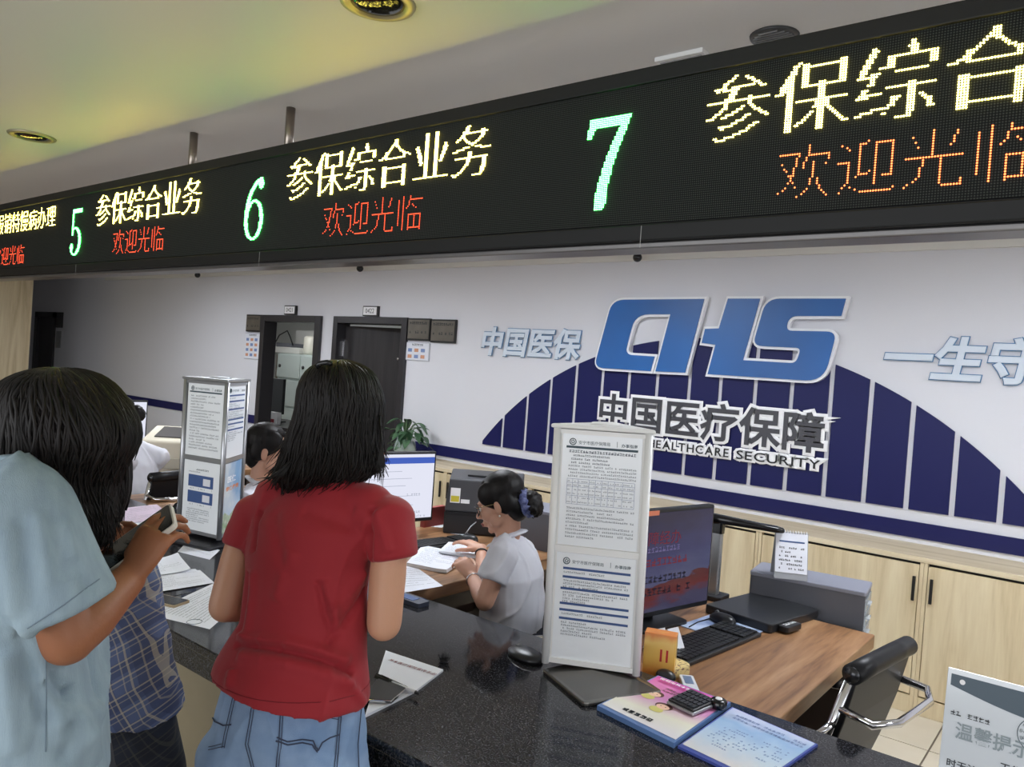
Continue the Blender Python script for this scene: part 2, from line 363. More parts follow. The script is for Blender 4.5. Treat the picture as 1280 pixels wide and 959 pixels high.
DY=SY+.007; oct_=[(math.cos(math.radians(a))*PIT*.40,math.sin(math.radians(a))*PIT*.40) for a in range(0,360,60)]
def dots(g,x0,row0,m,sx=1.0):
    mb=MB(); c0=round(x0/PIT)
    for r in range(g.shape[0]):
        for c in range(g.shape[1]):
            if g[r,c]:
                cx=(c0+c*1+.5)*PIT; cz=LZ0+(row0+r+.5)*PIT
                mb.add([(cx+a,DY,cz+b_) for a,b_ in oct_]+[(cx,DY-.0022,cz)],[(i,(i+1)%6,6) for i in range(6)])
    if mb.v: mb.build('led_character',m,sign,kind='stuff')
LY=emis('led_yellow',(1,.82,.13,1),28); LR=emis('led_red',(1,.09,.035,1),3.2); LG=emis('led_green',(.06,1,.12,1),30)
LR2=emis('led_orange',(1,.2,.06,1),4.5)
def ledtext(s,x0,row0,N,m,off,dil):
    for i,ch in enumerate(s):
        g=raster(ch,N,off)
        for G in ((g,) if dil else (g,g.T)):
            for c in range(N):
                r=0
                while r<N:
                    if G[r,c]:
                        e=r
                        while e<N and G[e,c]: e+=1
                        if e-r<=(3 if dil else 2): k_=(r+e-1)//2; G[r:e,c]=False; G[k_,c]=True
                        r=e
                    else: r+=1
        for k in range(dil):
            g2=g.copy(); g2[:,1:]|=g[:,:-1]; g=g2
        dots(g,x0+i*N*PIT,row0,m)
def digit_grid(ch,wd=26,hh=46):
    P={'7':[[(0,36),(2.5,36),(5,40.5),(9,41.5),(19,41.5),(12,26),(8,12),(6.5,3),(7.5,0),(12,0),(13.5,3),(14.5,13),(17,24),(25,45),(25,46),(1,46)]],
       }
    g=np.zeros((hh,wd),bool)
    if ch=='7':
        poly=P['7'][0]
        for r in range(hh):
            for c in range(wd):
                x,y=c+.5,r+.5; ins=False; j=len(poly)-1
                for i in range(len(poly)):
                    xi,yi=poly[i]; xj,yj=poly[j]
                    if (yi>y)!=(yj>y) and x<(xj-xi)*(y-yi)/(yj-yi)+xi: ins=not ins
                    j=i
                g[r,c]=ins
        return g
    for r in range(hh):
        for c in range(wd):
            x,y=c+.5,r+.5; on=False
            if ch=='6':
                e=((x-13)/12)**2+((y-15)/15)**2; i_=((x-13)/7.6)**2+((y-15)/13)**2
                on=e<=1 and i_>1
                # stem: big arc from left of the bowl up to the top
                e2=((x-22)/21)**2+((y-17)/29)**2; i2=((x-23.5)/18.5)**2+((y-17)/26.5)**2
                if y>15 and x<22 and e2<=1 and i2>1 and x<=22.5: on=True
                if ((x-20.5)/3.2)**2+((y-41)/3.6)**2<1: on=True
            if ch=='5':
                e=((x-11)/13)**2+((y-14)/14)**2; i_=((x-10)/9)**2+((y-14)/12)**2
                on=(e<=1 and i_>1 and (x>6 or y<6)) 
                if 3<=x<=6 and 20<=y<=46: on=True
                if 3<=x<=24 and 42<=y<=46: on=True
                if ((x-3.5)/3.2)**2+((y-8)/4)**2<1: on=True
            g[r,c]=on
    return g
for gx in (-.762,-2.283,-3.745): ledtext('参保综合业务',gx,33,32,LY,-.006,1)
for gx in (-.592,-2.07,-3.55): ledtext('欢迎光临',gx,5,24,LR2 if gx>-1 else LR,-.012,0)
ledtext('报销特慢病办理',-4.99,39,24,LY,-.012,0); ledtext('欢迎光临',-5.0,3,23,LR,-.012,0)
dots(digit_grid('7'),-1.062,8,LG); dots(digit_grid('6'),-2.525,8,LG); dots(digit_grid('5'),-3.998,8,LG)
for x in (-.89,-2.4,-3.9): MB().box((x,SY-.0008,1.90),(x+.0015,SY,1.95)).build('seam',mat('seam_grey',(150,150,150),.4),sign)
for px,py in ((248,168),(369,137)):
    p=onZ(px,py,ZC); MB().cyl((p.x,SY+.09,ZT-.02),(p.x,SY+.09,ZC),.016).build('hanging_rod',mat('steel_rod',(150,140,130),.3,.9),sign)
for x in (-7.2,.6): MB().cyl((x,SY+.09,ZT-.02),(x,SY+.09,ZC),.016).build('hanging_rod',MC['steel_rod'],sign)
# ================================================================ WALL MURAL
mur=thing('wall_mural','large navy arch of upright bars mounted on the white wall behind the blue logo','wall art',(0,0,0))
cx_,cz_,R_=-2.156,-.57,2.473
gaps=[-3.857,-3.63,-3.415,-3.191,-2.964,-2.745,-2.524,-2.285,-2.066,-1.834,-1.605,-1.373,-1.149,-.925,-.7,-.478,-.31]
edges=[-4.055]+gaps+[-.262]
for i in range(len(edges)-1):
    a=edges[i]+(.0 if i==0 else .014); b_=edges[i+1]-(.014 if i<len(edges)-2 else 0)
    if b_-a<.01: continue
    top=[(x,cz_+math.sqrt(max(R_**2-(x-cx_)**2,0))) for x in [b_+(a-b_)*k/6 for k in range(7)]]
    pts=[(a,.985),(b_,.985)]+[p for p in top if p[1]>.9855]
    if len(pts)<3: continue
    MB().prism(pts,YW-.012,YW,1).build('bar',navy,mur)
# ---- logo built as cut-out letters
def lpx(pts,ox,oy,s): return [(lambda p:(p.x,p.z))(onY(ox+x/s,oy+y/s,YW-.05)) for x,y in pts]
def curve_obj(name,poly,y0,y1,off,m,parent,bev=0.):
    # closed polygon on the wall plane, offset outwards, extruded from y0 (wall side) to y1
    c=bpy.data.curves.new('c','CURVE'); c.dimensions='2D'; c.fill_mode='BOTH'; c.extrude=.5; c.offset=off
    sp=c.splines.new('POLY'); sp.points.add(len(poly)-1)
    for q,p in zip(sp.points,poly): q.co=(p[0],p[1],0,1)
    sp.use_cyclic_u=True
    o=bpy.data.objects.new('c',c); COL.objects.link(o); dg=bpy.context.evaluated_depsgraph_get()
    me=bpy.data.meshes.new_from_object(o.evaluated_get(dg)); bpy.data.objects.remove(o)
    mb=MB(); mb.add([(v.co.x,y0+(y1-y0)*(v.co.z+.5),v.co.y) for v in me.vertices],[tuple(p.vertices) for p in me.polygons])
    return mb.build(name,m,parent)
def smooth_poly(pts):
    # third element r -> rounded corner of that radius (in source pixels)
    out=[]; n=len(pts)
    for i,p in enumerate(pts):
        if len(p)<3: out.append((p[0],p[1])); continue
        P=V(p[:2]); A=V(pts[i-1][:2]); B=V(pts[(i+1)%n][:2]); r=p[2]
        a=P+(A-P).normalized()*r; b=P+(B-P).normalized()*r
        for k in range(7):
            t=k/6; q=a*(1-t)**2+P*2*t*(1-t)+b*t*t; out.append((q.x,q.y))
    return out
logo=thing('wall_logo','big blue slanted letters with white rims mounted high on the navy arch','logo',(0,0,0))
lb=mat('logo_blue',(42,108,182),.4,mix=(52,92,150),mscale=.9); lw=mat('logo_white',(250,250,252),.5)  # logo_blue: duller second blue puts uneven reflected light into the colour
Cp=smooth_poly([(265,110,110),(1108,102),(932,782),(662,770),(800,243),(470,243,130),(375,615,75),(650,632),(612,768),(95,735,90)])
Hp=smooth_poly([(258,86),(512,86),(375,578),(800,603,45),(845,480,50),(780,478),(455,462,75),(565,86,110),(1200,86),(1162,225),(750,225,60),(712,342,60),(1125,350,80),(1020,750,150),(95,690),(158,455),(48,440),(75,328),(185,325)])
for nm,pl,o_,s_ in (('C',Cp,(730,360),7.376),('HS',Hp,(870,360),6.4)):
    w=lpx(pl,o_[0],o_[1],s_)
    ar=sum(w[i-1][0]*w[i][1]-w[i][0]*w[i-1][1] for i in range(len(w)))
    if ar<0: w=w[::-1]
    curve_obj('letter_backing',w,YW-.012,YW-.045,.016,lw,logo); curve_obj('letter_face',w,YW-.045,YW-.056,0,lb,logo)
def wall_letters(s,x0,pitch,zb,h,y,face,back,foff,boff,name,label,shear=0,wscale=1,dz=0,ext=.012):
    t=thing(name,label,'lettering',(0,0,0))
    for i,ch in enumerate(s):
        if ch==' ': continue
        O=V((x0+i*pitch,y,zb+dz*i))
        # em cell bottom at -.12
        O2=O+V((0,0,.12*h))
        w=None
        mb=MB(); xs=[v.x for v in text_mesh(ch,0,0)[0]]; put_rim(mb,ch,O2,(1,0,0),(0,0,1),h,pitch*wscale,0,boff,ext,shear)
        bk=mb.build('character_backing',back,t)
        mb=MB(); put_rim(mb,ch,O2+V((0,-ext,0)),(1,0,0),(0,0,1),h,pitch*wscale,0,foff,.006,shear); mb.build('character',face,t)
    return t
grey=mat('letter_grey',(70,70,76),.4)
wall_letters('中国医疗保障',-2.975,.266,1.238,.252,YW-.02,grey,lw,.022,.10,'wall_lettering','dark grey Chinese characters with white rims under the blue logo',dz=-.002)
t=thing('wall_lettering','small black English capitals HEALTHCARE SECURITY under the grey characters','lettering',(0,0,0))
for word,x0,x1 in (('CHINA',-2.955,-2.60),('HEALTHCARE',-2.545,onY(911,565,YW-.03).x),('SECURITY',onY(921,565,YW-.03).x,-1.397)):
    ws=[(min(v.x for v in text_mesh(ch,0,0)[0]),max(v.x for v in text_mesh(ch,0,0)[0])) for ch in word]
    gap=.014; sc=((x1-x0)-gap*(len(word)-1))/sum(b-a for a,b in ws); x=x0
    for ch,(mn,mxx) in zip(word,ws):
        O=V((x-mn*sc,YW-.02,1.142))
        mb=MB(); put_rim(mb,ch,O,(1,0,0),(0,0,1),.078,sc,0,.2,.012,0); mb.build('character_backing',lw,t)
        mb=MB(); put_text(mb,ch,O+V((0,-.012,0)),(1,0,0),(0,0,1),.078,w=sc*mxx,off=.0,ext=.004); mb.build('character',mat('letter_black',(30,30,34),.5),t)
        x+=(mxx-mn)*sc+gap
pale=mat('letter_pale',(214,224,236),.4); rimb=mat('letter_rim_blue',(74,124,170),.4)
wall_letters('中国医保',-4.155,.243,1.705,.235,YW-.012,pale,rimb,.032,.050,'wall_lettering','pale blue-rimmed Chinese characters left of the blue logo',shear=.16,ext=.007)
wall_letters('一生守护',-1.112,.252,1.706,.25,YW-.012,pale,rimb,.032,.050,'wall_lettering','pale blue-rimmed Chinese characters right of the blue logo',shear=.16,ext=.007)
# ================================================================ DOOR PLATES AND NOTICES
def plate(name,label,cat,x0,z0,x1,z1,m,th=.02,y=YW):
    t=thing(name,label,cat,((x0+x1)/2,y,z0)); w=(x1-x0)/2; h=z1-z0
    bx((-w,-th,0),(w,0,h)).build('board',m,t,bevel=.002); return t,w,h,th
pm=mat('plaque_metal',(128,122,112),.35,.6,mix=(110,105,98),mscale=6); pb=mat('plaque_edge',(35,33,33),.4)
for (x0,x1,s,l) in ((-6.845,-6.655,'0421','small white number plate 0421 above the open door'),(-5.615,-5.41,'0422','small white number plate 0422 above the ajar door')):
    t,w,h,th=plate('door_number_plate',l,'sign',x0,2.005,x1,2.10,pb,.03)
    bx((-w+.012,-th-.004,.012),(w-.012,-th,h-.01)).build('face',lw,t)
    mb=MB(); put_text(mb,s,V((0,-th-.0055,.028)),(1,0,0),(0,0,1),.062,align='c'); mb.build('number',INK,t)
for (x0,x1,z0,z1,l) in ((-7.53,-7.26,1.815,2.0,'brown metal plaque left of the open door frame'),(-5.003,-4.73,1.80,1.995,'grey metal plaque directly right of the ajar door'),(-4.715,-4.43,1.79,1.99,'grey metal plaque, right one of the pair beside the ajar door')):
    t,w,h,th=plate('door_plaque',l,'sign',x0,z0,x1,z1,pb,.025)
    bx((-w+.008,-th-.003,.016),(w-.008,-th,h-.014)).build('face',pm,t)
    mb=MB(); O=V((-w,-th-.0045,0)); para(mb,O,V((1,0,0)),V((0,0,1)),.03,2*w-.03,h-.03,1,.022,.0,3,1,0,.16); para(mb,O,V((1,0,0)),V((0,0,1)),.03,2*w-.03,h-.11,1,.022,.0,4,.8,0,.16); mb.build('printed_text',INK,t)
for (x0,x1,z0,z1,l) in ((-7.55,-7.26,1.52,1.80,'white notice sheet with coloured photos left of the open door'),(-5.02,-4.73,1.625,1.785,'white notice sheet with coloured lines under the plaque')):
    t,w,h,th=plate('door_notice',l,'notice',x0,z0,x1,z1,mat('notice_frame',(190,192,200),.4),.012)
    bx((-w+.006,-th-.002,.006),(w-.006,-th,h-.006)).build('sheet',PAPER,t)
    O=V((-w,-th-.0035,0)); ux=V((1,0,0)); uz=V((0,0,1)); a=MB(); b_=MB(); c_=MB()
    para(a,O,ux,uz,.08,2*w-.08,h-.012,1,.018,0,3,1,0,.16)
    for r in range(2 if h<.2 else 4):
        z=h-.055-r*.055
        for q in range(3):
            quad(b_ if (q+r)%2 else c_,O,ux,uz,.03+q*.08,z-.03,.03+q*.08+.05,z)
    a.build('printed_text',INK,t); b_.build('printed_picture',mat('notice_orange',(205,150,120),.6),t,kind='stuff'); c_.build('printed_picture',mat('notice_blue',(120,140,185),.6),t,kind='stuff')
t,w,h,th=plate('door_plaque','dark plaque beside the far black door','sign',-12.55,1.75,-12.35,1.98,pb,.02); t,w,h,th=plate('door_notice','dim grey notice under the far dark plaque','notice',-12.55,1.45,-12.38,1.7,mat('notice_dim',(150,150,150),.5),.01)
# ================================================================ OFFICE SEEN THROUGH DOOR 1
cabm=mat('cabinet_pale',(196,208,204),.4)
YO=6.7
c0=onY(347,441,YO); c1=onY(376,441,YO); zt=c0.z; dw=c1.x-c0.x; zm=onY(360,474,YO).z
t=thing('office_cabinet','pale green-white steel cupboard inside the office behind door 0421','cabinet',(c0.x,YO,0))
bx((-.0,.02,0),(dw*4,.5,zt)).build('body',cabm,t,bevel=.006)
bx((-.16,.1,0),(-.005,.5,zt-.02)).build('side_board',mat('board_brown',(110,98,82),.5),t)
for i in range(4):
    for z0,z1 in ((zm+.02,zt-.02),(zm-(zt-zm)-.02,zm-.02),(.05,zm-(zt-zm)-.05)):
        x=i*dw; d=bx((x+.006,0,z0),(x+dw-.006,.02,z1)).build('door',cabm,t,bevel=.004)
        MB().cyl((x+.08,-.012,(z0+z1)/2),(x+.08,0,(z0+z1)/2),.024).build('lock',mat('lock_dark',(60,60,60),.4),d)
a=onY(350,441,YO+.2); b_=onY(383,432,YO+.2)
t=thing('office_appliance','white flat device with a grey tray and cable lying on the office cupboard','device',((a.x+b_.x)/2,YO+.2,zt+.001)); w=(b_.x-a.x)/2
bx((-w,-.12,0),(w,.12,.09)).build('body',mat('appliance_white',(225,225,220),.4),t,bevel=.01); bx((-w*.85,-.11,.09),(w*.4,.1,.15)).build('tray',mat('appliance_grey',(110,112,120),.5),t,bevel=.01)
MB().tube([(-w*.9,-.14,.10),(-w*.5,-.14,.26),(w*.1,-.14,.33),(w*.35,-.14,.24),(w*.6,-.14,.12)],.009).build('cable',BLACKP,t)
a=onY(338,431,YO+.6)
bx((-9.9,YO+.4,zt+.001),(-9.0,YO+.6,zt+.36)).build('carton',mat('carton_white',(222,222,218),.6),None,'white printed carton standing at the back of the office cupboard','box',bevel=.004)
a=onY(387,440,YO+.2)
MB().lathe([(.10,0),(.11,.05),(.11,.24),(.08,.27),(.01,.275)]).build('storage_jar',mat('pot_white',(230,228,215),.35),None,'rounded cream container on the right of the office cupboard','container',loc=(a.x+.03,YO+.2,zt+.001))
t=thing('office_desk','dark office desk just inside the open door','desk',(-7.75,5.5,0)); bx((-.6,-.35,.74),(.7,.35,.78)).build('top',darkwood,t); bx((-.58,-.33,0),(-.54,.33,.74)).build('side_panel',darkwood,t); bx((.64,-.33,0),(.68,.33,.74)).build('side_panel',darkwood,t)
p=onY(344,508,5.5)
t=thing('office_monitor','back of a dark monitor on the desk inside the office','monitor',(p.x,5.5,.781)); bx((-.26,-.02,.1),(.16,.02,.52)).build('screen',mat('mon_back',(58,62,64),.4),t,bevel=.006); bx((-.04,-.01,0),(.04,.02,.12)).build('stand',BLACKP,t); bx((-.12,-.08,0),(.12,.08,.012)).build('base',BLACKP,t)
p=onY(338,520,5.3)
t=thing('snack_packet','small red and white packet on the office desk by the doorway','box',(p.x+.05,5.3,.781)); bx((-.1,-.03,0),(.12,.03,.14)).build('packet',lw,t,bevel=.004); bx((-.08,-.032,.02),(.07,-.03,.06)).build('red_label',mat('packet_red',(160,50,60),.5),t)
# ================================================================ CABINETS ALONG THE WALL
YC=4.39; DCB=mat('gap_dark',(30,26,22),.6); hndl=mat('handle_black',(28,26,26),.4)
top=struct('trim_3',bx((-4.9,YC-.006,.775),(3.88,YW-.001,.802)),oakh,label='pale oak ledge running along the wall on top of the cupboards',bevel=.002)
ub=[-4.9,-4.09,-3.265,-2.44,-1.6,-.745,.1,.94,1.78,2.62,3.46]
for i in range(len(ub)-1):
    a,b_=ub[i],ub[i+1]; nm=['at the far left end','second from the left end','third from the left end','behind the bespectacled clerk','behind the empty desk monitor','behind the small calendar','behind the acrylic notice','right of the acrylic notice','far right','at the right end'][i]
    t=thing('wall_cupboard','pale oak low wall cupboard '+nm,'cupboard',((a+b_)/2,YC,0),group='pale oak cupboards below the ledge')
    w=(b_-a)/2
    cb_=MB(); cb_.box((-w+.0005,0,0),(-w+.018,YW-YC-.02,.774)).box((w-.018,0,0),(w-.0005,YW-YC-.02,.774)).box((-w+.018,.02,.10),(w-.018,YW-YC-.02,.115)).box((-w+.018,YW-YC-.03,.115),(w-.018,YW-YC-.02,.774)).box((-w+.018,.005,.0),(w-.018,.02,.092))
    cb_.build('carcass',oakv,t,bevel=.0015)
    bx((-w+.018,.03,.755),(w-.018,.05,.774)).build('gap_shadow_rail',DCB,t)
    d=bx((-w+.021,.0,.100),(w-.021,.018,.760)).build('door',oakv,t,bevel=.002)
    sx=1 if i%2==0 else -1
    bx((sx*(w-.040)-.007,-.012,.575),(sx*(w-.040)+.007,0,.700)).build('handle',hndl,d,bevel=.002)
# ================================================================ COUNTER
CT=.78
gran=mat('granite_black',(15,15,18),.08,spec=.38,mix=(92,92,98),mscale=240,mdetail=2,mlo=.46,mhi=.84)
nt=gran.node_tree; b=nt.nodes['Principled BSDF']
marb=mat('beige_marble',(124,114,94),.3,mix=(138,128,106),mscale=3)
ct=thing('service_counter','long black granite service counter with beige front panels','counter',(0,0,0))
for a,b_ in ((-9.6,-7.2),(-7.2,-4.8),(-4.8,-2.4),(-2.4,0),(0,2.4)):
    bx((a+.0008,1.155,.755),(b_-.0008,1.955,CT)).build('granite_slab',gran,ct,bevel=.003)
bx((-9.6,1.165,.69),(2.4,1.19,.755)).build('granite_apron',gran,ct,bevel=.002)
bx((-9.6,1.925,.69),(2.4,1.945,.755)).build('granite_apron',gran,ct)
bx((-9.6,1.23,.05),(2.4,1.85,.755)).build('carcass',mat('carcass_dark',(60,58,56),.6),ct)
pn=bx((.002,1.205,.0),(.598,1.23,.689)).mesh('front_panel'); pn.materials.append(marb)
for i in range(20):
    o=bpy.data.objects.new('front_panel',pn); o.location=(-9.6+.6*i+.12,0,0); link(o,ct)
# ================================================================ DESKS
wal=wood('walnut',(146,106,72),(100,68,44),(172,134,98),(5,.45,5),2.6,.38)
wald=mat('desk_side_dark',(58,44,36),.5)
def desk(x0,x1,y1,label):
    t=thing('clerk_desk',label,'desk',(x0,1.958,0)); w=x1-x0; d=y1-1.958
    bx((0,0,.70),(w,d,.75)).build('desktop',wal,t,bevel=.004)
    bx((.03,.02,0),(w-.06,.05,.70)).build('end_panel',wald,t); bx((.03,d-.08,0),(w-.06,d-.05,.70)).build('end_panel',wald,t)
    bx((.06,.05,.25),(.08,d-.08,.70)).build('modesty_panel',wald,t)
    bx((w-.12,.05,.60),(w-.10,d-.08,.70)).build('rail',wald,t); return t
desk(-1.37,-.646,2.994,'walnut desk with an empty chair, nearest to the camera')
desk(-2.84,-2.02,3.35,'walnut desk of the clerk with glasses')
desk(-4.33,-3.5,3.3,'walnut desk of the smiling clerk, partly hidden behind the red shirt')
desk(-5.8,-4.9,3.3,'walnut desk at the far left under the beige printer')
# ================================================================ MONITORS
def monitor(name,label,cat,loc,rz,w,h,zb,build_screen,bez=.012):
    # screen faces local -y, centred on x
    t=thing(name,label,cat,loc,rz)
    bx((-w/2,-.004,zb),(w/2,.03,zb+h)).build('housing',BLACKP,t,bevel=.006)
    bx((-w/2+bez,-.0065,zb+bez*1.6),(w/2-bez,-.004,zb+h-bez)).build('screen',build_screen,t)
    bx((-.035,.03,.01),(.035,.05,zb+h*.5)).build('stand',BLACKP,t,bevel=.004)
    MB().rbox((-.13,-.06,0),(.13,.13,.012),.03,4).build('base',BLACKP,t,bevel=.003); return t
def scr_mat(name,fn):
    M=bpy.data.materials.new(name); M.use_nodes=True; nt=M.node_tree; b=nt.nodes['Principled BSDF']; b.inputs['Roughness'].default_value=.25
    fn(nt,b); return M
def grad_screen(nt,b):
    b.inputs['Base Color'].default_value=(.01,.01,.015,1)
    tc=nt.nodes.new('ShaderNodeTexCoord'); sp=nt.nodes.new('ShaderNodeSeparateXYZ'); nt.links.new(tc.outputs['Generated'],sp.inputs[0])
    n=nt.nodes.new('ShaderNodeTexNoise'); n.inputs['Scale'].default_value=4; n.inputs['Detail'].default_value=5; mp=nt.nodes.new('ShaderNodeMapping'); mp.inputs['Scale'].default_value=(1.2,1,2.2)
    nt.links.new(tc.outputs['Generated'],mp.inputs[0]); nt.links.new(mp.outputs[0],n.inputs['Vector'])
    # mountain line rising to the right: z + .3n - .25x
    a=nt.nodes.new('ShaderNodeMath'); a.operation='MULTIPLY_ADD'; a.inputs[1].default_value=-.22; nt.links.new(sp.outputs[0],a.inputs[0]); nt.links.new(sp.outputs[2],a.inputs[2])
    c=nt.nodes.new('ShaderNodeMath'); c.operation='MULTIPLY_ADD'; c.inputs[1].default_value=.35; nt.links.new(n.outputs['Fac'],c.inputs[0]); nt.links.new(a.outputs[0],c.inputs[2])
    r=nt.nodes.new('ShaderNodeValToRGB'); e=r.color_ramp.elements
    e[0].position=.12; e[0].color=srgb(78,74,104); e[1].position=1.; e[1].color=srgb(44,42,78)
    for p,cc in ((.20,(120,48,44)),(.33,(98,40,40)),(.345,(92,98,138)),(.6,(62,66,120))): k=e.new(p); k.color=srgb(*cc)
    nt.links.new(c.outputs[0],r.inputs[0]); nt.links.new(r.outputs[0],b.inputs['Emission Color']); b.inputs['Emission Strength'].default_value=.5
tm1=monitor('desk_monitor','dark monitor with a red mountain wallpaper on the nearest walnut desk','monitor',(-1.237,2.44,.7505),math.radians(77.5),.60,.375,.03,scr_mat('wallpaper_screen',grad_screen))
scw=emis('screen_letters',srgb(150,140,190),.45); scr_=emis('screen_letters_red',srgb(170,80,90),.4); scd=mat('screen_letters_dark',(35,30,50),.5)
mb=MB(); O=V((-.30,-.0075,.03)); ux,uz=V((1,0,0)),V((0,0,1))
put_text(mb,'医疗保障经办',O+V((.05,0,.255)),ux,uz,.052,w=.36); mb.build('screen_text',scr_,tm1)
mb=MB(); para(mb,O,ux,uz,.06,.40,.245,1,.018,.0,5,1,0,.16); mb.build('screen_text',scw,tm1)
mb=MB(); para(mb,O,ux,uz,.12,.44,.205,1,.026,.0,6,.85,0,.16); mb.build('screen_text',scr_,tm1)
mb=MB(); para(mb,O,ux,uz,.12,.46,.165,2,.024,.020,7,.8,0,.18); mb.build('screen_text',scd,tm1)
tag_o=mat('orange_tag',(206,120,88),.5)
bx((-.20,-.0085,.386),(-.02,-.004,.402)).build('orange_label',tag_o,tm1,label='orange printed label strip on the bezel')
white_s=emis('white_screen',srgb(228,230,245),1.0); blue_s=emis('blue_band',srgb(72,100,190),1.0); line_s=emis('screen_line',srgb(170,176,195),.9)
tm2=monitor('desk_monitor','monitor with a white web page beside the clerk with glasses','monitor',(-2.72,2.52,.7505),math.radians(77.5),.54,.345,.075,white_s)
mb=MB(); O=V((-.27,-.0075,.075)); quad(mb,O,ux,uz,.012,.288,.528,.318); mb.build('screen_band',blue_s,tm2)
mb=MB(); rn=random.Random(3)
for z in (.25,.215,.18,.13,.085): quad(mb,O,ux,uz,.05,z,.05+rn.uniform(.25,.44),z+.002)
fake_line(mb,O,ux,uz,.38,.47,.13,.012,rn); fake_line(mb,O,ux,uz,.30,.50,.024,.010,rn); fake_line(mb,O,ux,uz,.40,.46,.045,.012,rn); mb.build('screen_text',line_s,tm2)
bx((-.25,-.0085,.402),(-.03,-.004,.418)).build('orange_label',tag_o,tm2,label='orange printed label strip on the bezel')
p=atd(166,520,5.2)
tm4=monitor('desk_monitor','narrow-looking lit monitor at the far left desk behind the black hair','monitor',(-5.28,2.38,.7505),math.radians(95),.5,.33,.13,white_s)
# ================================================================ KEYBOARDS, MICE
kbm=mat('keyboard_black',(30,31,34),.4); keym=mat('key_black',(22,23,25),.45)
def keyboard(label,loc,rz,L=.44,Wd=.145,n=18,rows=6):
    t=thing('keyboard',label,'keyboard',loc,rz); bx((-L/2,-Wd/2,0),(L/2,Wd/2,.014)).build('case',kbm,t,bevel=.004)
    k=MB(); kw=(L-.02)/n; kh=(Wd-.02)/rows
    for i in range(n):
        if i in (13,): continue
        for j in range(rows):
            if j==0 and 4<i<9: continue
            x=-L/2+.01+i*kw; y=-Wd/2+.01+j*kh; k.box((x+.0015,y+.0015,.014),(x+kw-.0015,y+kh-.0015,.020))
    k.box((-L/2+.01+5*kw,-Wd/2+.0115,.014),(-L/2+.01+9*kw,-Wd/2+.01+kh,.020)); k.build('keys',keym,t,kind='stuff'); return t
keyboard('black keyboard on the nearest walnut desk in front of the dark monitor',(-1.02,2.40,.7505),math.radians(84),.47,.15)
keyboard('black keyboard under the hand of the clerk with glasses',(-2.50,2.66,.7505),math.radians(82),.40,.14)
def mouse(label,loc,rz):
    t=thing('mouse',label,'mouse',loc,rz); m_=MB(); m_.loft([((0,0,0),(.030,0,0),(0,.055,0)),((0,0,.012),(.031,0,0),(0,.056,0)),((0,-.004,.022),(.027,0,0),(0,.048,0)),((0,-.008,.030),(.018,0,0),(0,.034,0)),((0,-.008,.033),(.003,0,0),(0,.006,0))],True,20); m_.build('shell',BLACKP,t)
    MB().cyl((-.004,.028,.028),(.004,.028,.028),.008).build('wheel',mat('wheel_grey',(90,90,92),.5),t); return t
mouse('black mouse on the patterned mouse pad of the nearest desk',(-1.075,2.655,.7545),math.radians(70))
_m=mouse('black computer mouse on the granite left of the tall notice stand',(-1.30,1.785,.7805),math.radians(72)); _m.scale=(1.35,1.2,.75)
mouse('black mouse under the fingers of the clerk with glasses',(-2.47,2.86,.7505),math.radians(80))
t=thing('mouse_pad','blue and white mouse pad beside the flat black scanner','mouse pad',(-1.05,2.62,.7505),math.radians(84)); MB().rbox((-.13,-.105,0),(.13,.105,.003),.01).build('pad',mat('pad_blue',(88,112,160),.6,mix=(190,205,230),mscale=9),t)
MB().tube([(-1.095,2.70,.765),(-1.12,2.66,.757),(-1.135,2.58,.756),(-1.13,2.50,.757)],.002,6).build('mouse_cable',BLACKP,None,'thin black mouse cable lying on the nearest walnut desk','cable')
# ================================================================ SCANNER / DOCUMENT CAMERA / DRAWER UNIT / CALENDAR
t=thing('document_scanner','flat black scanner slab at the back of the nearest desk','scanner',(-1.015,2.865,.7505),math.radians(80))
MB().rbox((-.165,-.135,.0),(.185,.135,.032),.012).build('body',mat('scanner_black',(34,35,38),.3),t,bevel=.004)
MB().rbox((-.12,-.175,.006),(-.02,-.136,.026),.008).build('side_module',BLACKP,t,bevel=.003)
mb=MB(); para(mb,V((-.11,-.135-.038,.0265)),V((1,0,0)),V((0,1,0)),.01,.08,.03,1,.014,0,9,1,0,.16); mb.build('printed_text',lw,t)
t=thing('document_camera','silver column with a long black arm standing behind the dark monitor','camera',(-1.235,2.935,.7505))
MB().rbox((-.06,-.05,0),(.05,.05,.02),.01).build('foot',BLACKP,t,bevel=.003)
MB().rbox((-.021,-.014,.02),(.021,.014,.262),.008).build('column',mat('brushed_silver',(170,172,175),.3,.8),t)
MB().rbox((-.023,-.018,.262),(.023,.018,.305),.008).build('collar',BLACKG,t)
ah=MB(); dx=V((.225,.10,-.005)).normalized(); sd=V((-dx.y,dx.x,0)); 
rr=[]
for q,w_,h_ in ((-.05,.018,.012),(-.02,.024,.02),(.06,.023,.016),(.16,.023,.013),(.22,.024,.013),(.245,.018,.009),(.25,.006,.004)): rr.append((V((0,0,.318))+dx*q+V((0,0,-.05*max(q,0))),sd*w_,V((0,0,h_))))
ah.loft(rr,True,16,True,.6); ah.build('arm',BLACKG,t)
t=thing('document_camera','silver column and black arm at the far left edge before the oak partition','camera',(-6.79,2.27,.7505))
MB().rbox((-.025,-.018,.0),(.025,.018,.40),.008).build('column',MC['brushed_silver'],t); MB().box((-.06,-.02,.40),(.22,.03,.435)).build('arm',BLACKG,t); bx((-.06,-.05,0),(.05,.05,.0195)).build('foot',BLACKP,t)
desk(-7.3,-6.45,3.3,'walnut desk at the far left edge behind the bowed head')
dru=mat('drawer_grey',(132,134,146),.45); drs=mat('drawer_side',(92,94,102),.45); clr=mat('clear_drawer',(215,222,228),.15,alpha=.45)
